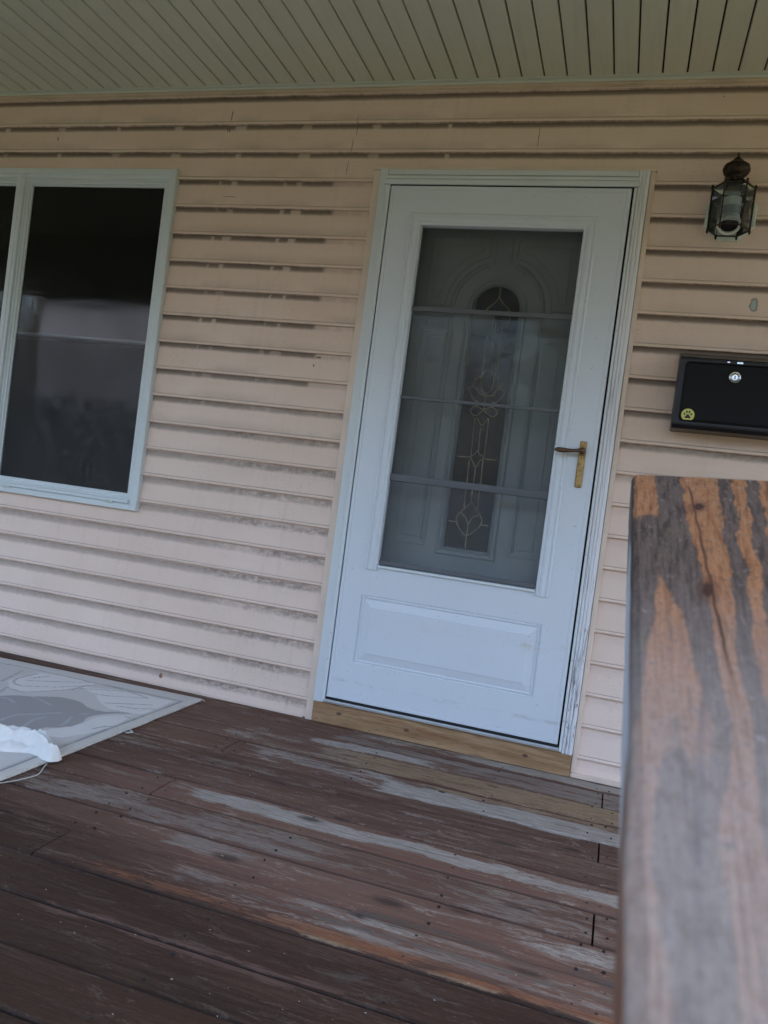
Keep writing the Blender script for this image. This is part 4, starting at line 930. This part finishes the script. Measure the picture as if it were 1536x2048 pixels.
# ------------------------------------------------------------------ crumpled cloth on the rug edge
bm = bmesh.new(); NU, NV = 90, 40; rows = []
low = smooth_path([(-.86, -1.02), (-.72, -1.02), (-.60, -1.000), (-.553, -.982), (-.515, -.962), (-.478, -.965), (-.442, -.980), (-.418, -.982), (-.402, -.962)], 8)
upp = smooth_path([(-.88, -.93), (-.76, -.91), (-.655, -.888), (-.600, -.868), (-.548, -.868), (-.510, -.885), (-.468, -.905), (-.430, -.925), (-.404, -.945)], 8)
def samp(P, t):
    f = t * (len(P) - 1); i = min(int(f), len(P) - 2); return P[i] * (1 - (f - i)) + P[i + 1] * (f - i)
for i in range(NU + 1):
    t = i / NU; a = samp(low, t); b = samp(upp, t); row = []
    for j in range(NV + 1):
        s = j / NV; p = a * (1 - s) + b * s
        env = (math.sin(math.pi * min(1, max(0, s))) ** .55)
        end = min(1, (1 - t) / .10) ** .5
        def cr(c, w, a_): return a_ * max(0, 1 - abs(s - c) / w)
        f1 = cr(.34 + .10 * math.sin(t * 5.5), .16, .75); f2 = cr(.70 - .16 * t, .13, .55 if t < .8 else .2); f3 = cr(.52 + .12 * math.sin(t * 9 + 1), .07, .25)
        pk = math.exp(-((t - .62) / .05) ** 2) * cr(.78, .30, .75) + math.exp(-((t - .50) / .035) ** 2) * cr(.85, .22, .35)
        wr = .20 * mnoise.noise(Vector((t * 14, s * 5, 3))) + .07 * abs(mnoise.noise(Vector((t * 40, s * 14, 1))))
        dent = .35 * math.exp(-((t - .80) / .05) ** 2) * cr(.45, .35, 1)
        h = .056 * env * end * (.42 + f1 + f2 - f3 + pk + wr - dent) 
        row.append(bm.verts.new((p.x, p.y, .0105 + max(0, h))))
    rows.append(row)
for a, b in zip(rows, rows[1:]):
    for q in range(NV): bm.faces.new((a[q], b[q], b[q + 1], a[q + 1]))
cl = new_obj('cloth', bm, MAT['cloth'], smooth=True); tag(cl, 'crumpled white cloth dropped on the edge of the grey rug', 'cloth')

# ------------------------------------------------------------------ stair rail beside the camera
rl = thing('stair_rail', 'weathered wooden stair rail with orange and grey grain, close to the camera', 'railing')
Dv = Vector((-.0135, .9785, .206)).normalized(); Pc = Vector((1.0982, -2.233, .9662))
Wv = Dv.cross(Vector((0, 0, 1))).normalized(); Nv = Wv.cross(Dv); ro = R(3.8)
Wv, Nv = (Wv * math.cos(ro) + Nv * math.sin(ro)), (Nv * math.cos(ro) - Wv * math.sin(ro))
capM = Matrix(((Wv.x, Dv.x, Nv.x, Pc.x), (Wv.y, Dv.y, Nv.y, Pc.y), (Wv.z, Dv.z, Nv.z, Pc.z), (0, 0, 0, 1)))
bm = bmesh.new(); W_, T_, L_ = .142, .038, 1.75
# cross-section rounded, far corners rounded in plan
plan = []
rc = .0085
plan += [(rc * (1 - math.sin(R(a))), -rc * (1 - math.cos(R(a)))) for a in (90, 67, 45, 22, 0)]
plan += [(.03, -.0006), (.06, .0006), (.10, -.0004)] + [(W_ - rc * (1 - math.sin(R(a))), -rc * (1 - math.cos(R(a)))) for a in (0, 22, 45, 67, 90)]
nL = 60; right = [(W_ + .0006 * mnoise.noise(Vector((0, i, 0))), -rc - (L_ - rc) * i / nL) for i in range(1, nL + 1)]; left = [(.0008 * mnoise.noise(Vector((9, i * .7, 0))), -rc - (L_ - rc) * i / nL) for i in range(nL, 0, -1)]
pl2 = plan[::-1]; pts2 = [(p[0], p[1]) for p in (plan + right + left)]
def inset2(P, d):
    n = len(P); out = []
    for i in range(n):
        a, b, c = Vector(P[i - 1]), Vector(P[i]), Vector(P[(i + 1) % n]); e1 = (b - a).normalized() if (b - a).length > 1e-9 else (c - b).normalized(); e2 = (c - b).normalized() if (c - b).length > 1e-9 else e1
        nn = Vector((e1.y + e2.y, -(e1.x + e2.x))); nn = nn.normalized() if nn.length > 1e-9 else Vector((0, 0)); out.append(b + nn * d)
    return out
loops = []
for ins, z in ((0, -T_), (0, -.0055), (.0012, -.0022), (.0042, 0.0)):
    loops.append([bm.verts.new((q.x, q.y, z)) for q in inset2(pts2, ins)])
n = len(pts2)
for a, b in zip(loops, loops[1:]):
    for i in range(n): bm.faces.new((a[i], a[(i + 1) % n], b[(i + 1) % n], b[i]))
bm.faces.new(loops[-1]); bm.faces.new(loops[0][::-1]); bmesh.ops.recalc_face_normals(bm, faces=bm.faces)
cap = new_obj('rail_cap', bm, MAT['cap'], rl); cap.matrix_world = capM
new_obj('post', bbox(1.150, 1.232, -2.335, -2.253, -.60, .878, .004), MAT['frame_wood'], rl)
new_obj('post', bbox(1.172, 1.254, -3.80, -3.72, -.60, .585, .004), MAT['frame_wood'], rl)

# ------------------------------------------------------------------ grounds behind the camera
m = M('lawn_grass'); c = m.mix(m.noise(2.5, 6, .7).step(.35, .7), (.032, .038, .018), (.055, .055, .032)); m.base(c); m.set(rough=.95, spec=.1)
bm = bmesh.new(); s = 120
vs = [bm.verts.new(p) for p in ((-s, -s, -.60), (s, -s, -.60), (s, s, -.60), (-s, s, -.60))]; bm.faces.new(vs); struct(new_obj('ground', bm, m.mat))
m2 = M('concrete_path'); m2.base(m2.mix(m2.noise(6, 6, .7).step(.35, .7), (.19, .18, .165), (.14, .13, .125))); m2.set(rough=.9)
bm = bmesh.new(); vs = [bm.verts.new(p) for p in ((.1, -14, -.596), (1.3, -14, -.596), (1.3, -2.27, -.596), (.1, -2.27, -.596))]; bm.faces.new(vs); struct(new_obj('path', bm, m2.mat))
bark = mat_plain('bark', (.10, .08, .065), .95, var=.2, vs=10); leafm = mat_plain('young_leaves', (.07, .10, .035), .8, var=.25, vs=5)
def tree(x, y, h, seed, label):
    rt = thing('tree', label, 'tree', group='trees across the lawn'); rt.location = (x, y, -.60); rg = random.Random(seed)
    bt, bl = bmesh.new(), bmesh.new()
    def grow(p, d, L, r, lev):
        pts = [p]; q = p.copy(); dd = d.copy()
        for _ in range(4): dd = (dd + Vector((rg.uniform(-.15, .15), rg.uniform(-.15, .15), rg.uniform(-.02, .12)))).normalized(); q = q + dd * L / 4; pts.append(q.copy())
        tube(bt, pts, [r * (1 - .1 * i) for i in range(5)], 6 if lev < 2 else 4, False)
        if lev >= 3:
            for _ in range(7):
                c = q + Vector((rg.gauss(0, .22), rg.gauss(0, .22), rg.gauss(0, .22))); n1 = Vector((rg.gauss(0, 1), rg.gauss(0, 1), rg.gauss(0, 1))).normalized() * .07; n2 = n1.orthogonal().normalized() * .05
                bl.faces.new([bl.verts.new(c + v_) for v_ in (n1, n2, -n1, -n2)])
            return
        for _ in range(4 if lev else 6):
            a = rg.uniform(0, 6.28); up = rg.uniform(.3, .9); nd = Vector((math.cos(a), math.sin(a), up)).normalized(); k = rg.randint(2, 4); grow(pts[k], nd, L * rg.uniform(.5, .7), r * .5, lev + 1)
    grow(Vector((0, 0, 0)), Vector((0, 0, 1)), h * .45, h * .018, 0)
    new_obj('trunk', bt, bark, rt); new_obj('crown', bl, leafm, rt)
tree(-13, -26, 10, 1, 'bare branched tree across the lawn, mirrored in the storm door glass')
tree(-4.0, -30, 12, 2, 'taller tree behind the path across the lawn')
tree(7.0, -34, 11, 3, 'tree furthest across the lawn beyond the path')

# far-off bare wood behind the lawn, one mass
bm = bmesh.new(); rg = random.Random(11)
for i in range(420):
    x0 = rg.uniform(-75, 60); y0 = -rg.uniform(38, 62); h = rg.uniform(8, 15); r0 = rg.uniform(.08, .2)
    b0 = Vector((x0, y0, -.6)); tp = b0 + Vector((rg.uniform(-1, 1), rg.uniform(-1, 1), h)); tube(bm, [b0, b0.lerp(tp, .5) + Vector((rg.uniform(-.4, .4), 0, 0)), tp], [r0, r0 * .6, .02], 4, False)
    for _ in range(16):
        p = b0.lerp(tp, rg.uniform(.2, .95)); a = rg.uniform(0, 6.28); L = rg.uniform(1.2, 3.4); q = p + Vector((math.cos(a) * L, math.sin(a) * L, L * rg.uniform(.4, 1.1))); tube(bm, [p, q], [r0 * .35, .015], 3, False)
        for _ in range(3):
            p2 = p.lerp(q, rg.uniform(.3, .9)); a = rg.uniform(0, 6.28); L2 = L * .5; tube(bm, [p2, p2 + Vector((math.cos(a) * L2, math.sin(a) * L2, L2 * rg.uniform(.2, 1.2)))], [.03, .012], 3, False)
wood = new_obj('treeline', bm, mat_plain('winter_bark', (.11, .10, .088), .95, var=.2, vs=2)); wood['kind'] = 'stuff'

# neighbour's pale house and a hedge, seen mirrored in the window
nb = thing('neighbour_house', 'pale two storey house across the lawn, mirrored in the dark window', 'house')
hm = mat_plain('pale_house_wall', (.24, .29, .40), .7, var=.2, vs=.6)
bm = bmesh.new(); box(bm, -23.4, -12.0, -34, -25.2, -.6, 7.6); new_obj('wall', bm, hm, nb)
bm = bmesh.new()
A = [bm.verts.new(p) for p in ((-23.9, -24.7, 7.5), (-23.9, -34.5, 7.5), (-23.9, -29.6, 10.8))]; Bq = [bm.verts.new(p) for p in ((-11.5, -24.7, 7.5), (-11.5, -34.5, 7.5), (-11.5, -29.6, 10.8))]
bm.faces.new(A); bm.faces.new(Bq[::-1])
for i in range(3): bm.faces.new((A[i], A[(i + 1) % 3], Bq[(i + 1) % 3], Bq[i]))
new_obj('roof', bm, mat_plain('roof_shingle', (.10, .10, .105), .9, var=.2, vs=4), nb)
bm = bmesh.new(); rg = random.Random(5)
for i in range(9000):
    c = Vector((rg.uniform(-25, -9), rg.uniform(-19, -17.4), rg.uniform(-.6, 2.5 + .35 * math.sin(i)))); n1 = Vector((rg.gauss(0, 1), rg.gauss(0, 1), rg.gauss(0, 1))).normalized() * .12; n2 = n1.orthogonal().normalized() * .08
    bm.faces.new([bm.verts.new(c + v_) for v_ in (n1, n2, -n1, -n2)])
hg = new_obj('hedge', bm, mat_plain('hedge_leaves', (.045, .06, .03), .8, var=.3, vs=3)); tag(hg, 'long dark clipped hedge in front of the pale house across the lawn', 'hedge')
ev = thing('evergreen_tree', 'dense dark evergreen tree right of the path, dimming the mirrored yard', 'tree'); ev.location = (-.4, -17, -.6)
bm = bmesh.new(); tube(bm, [(0, 0, 0), (0, 0, 5), (0, 0, 10)], [.22, .14, .03], 8); new_obj('trunk', bm, bark, ev)
bm = bmesh.new()
for i in range(9000):
    h = 1 + 9.3 * rg.random() ** 1.1; rr = (10.6 - h) * .30 * (rg.random() ** .5) * (.8 + .25 * math.sin(h * 5)); a = rg.uniform(0, 6.28); c = Vector((rr * math.cos(a), rr * math.sin(a), h - rr * .25)); d = Vector((math.cos(a), math.sin(a), -.35)) * .28; n2 = Vector((-math.sin(a), math.cos(a), 0)) * .06
    bm.faces.new([bm.verts.new(c + v_) for v_ in (d, n2, -d, -n2)])
new_obj('crown', bm, mat_plain('needles', (.03, .045, .025), .85, var=.3, vs=2), ev)
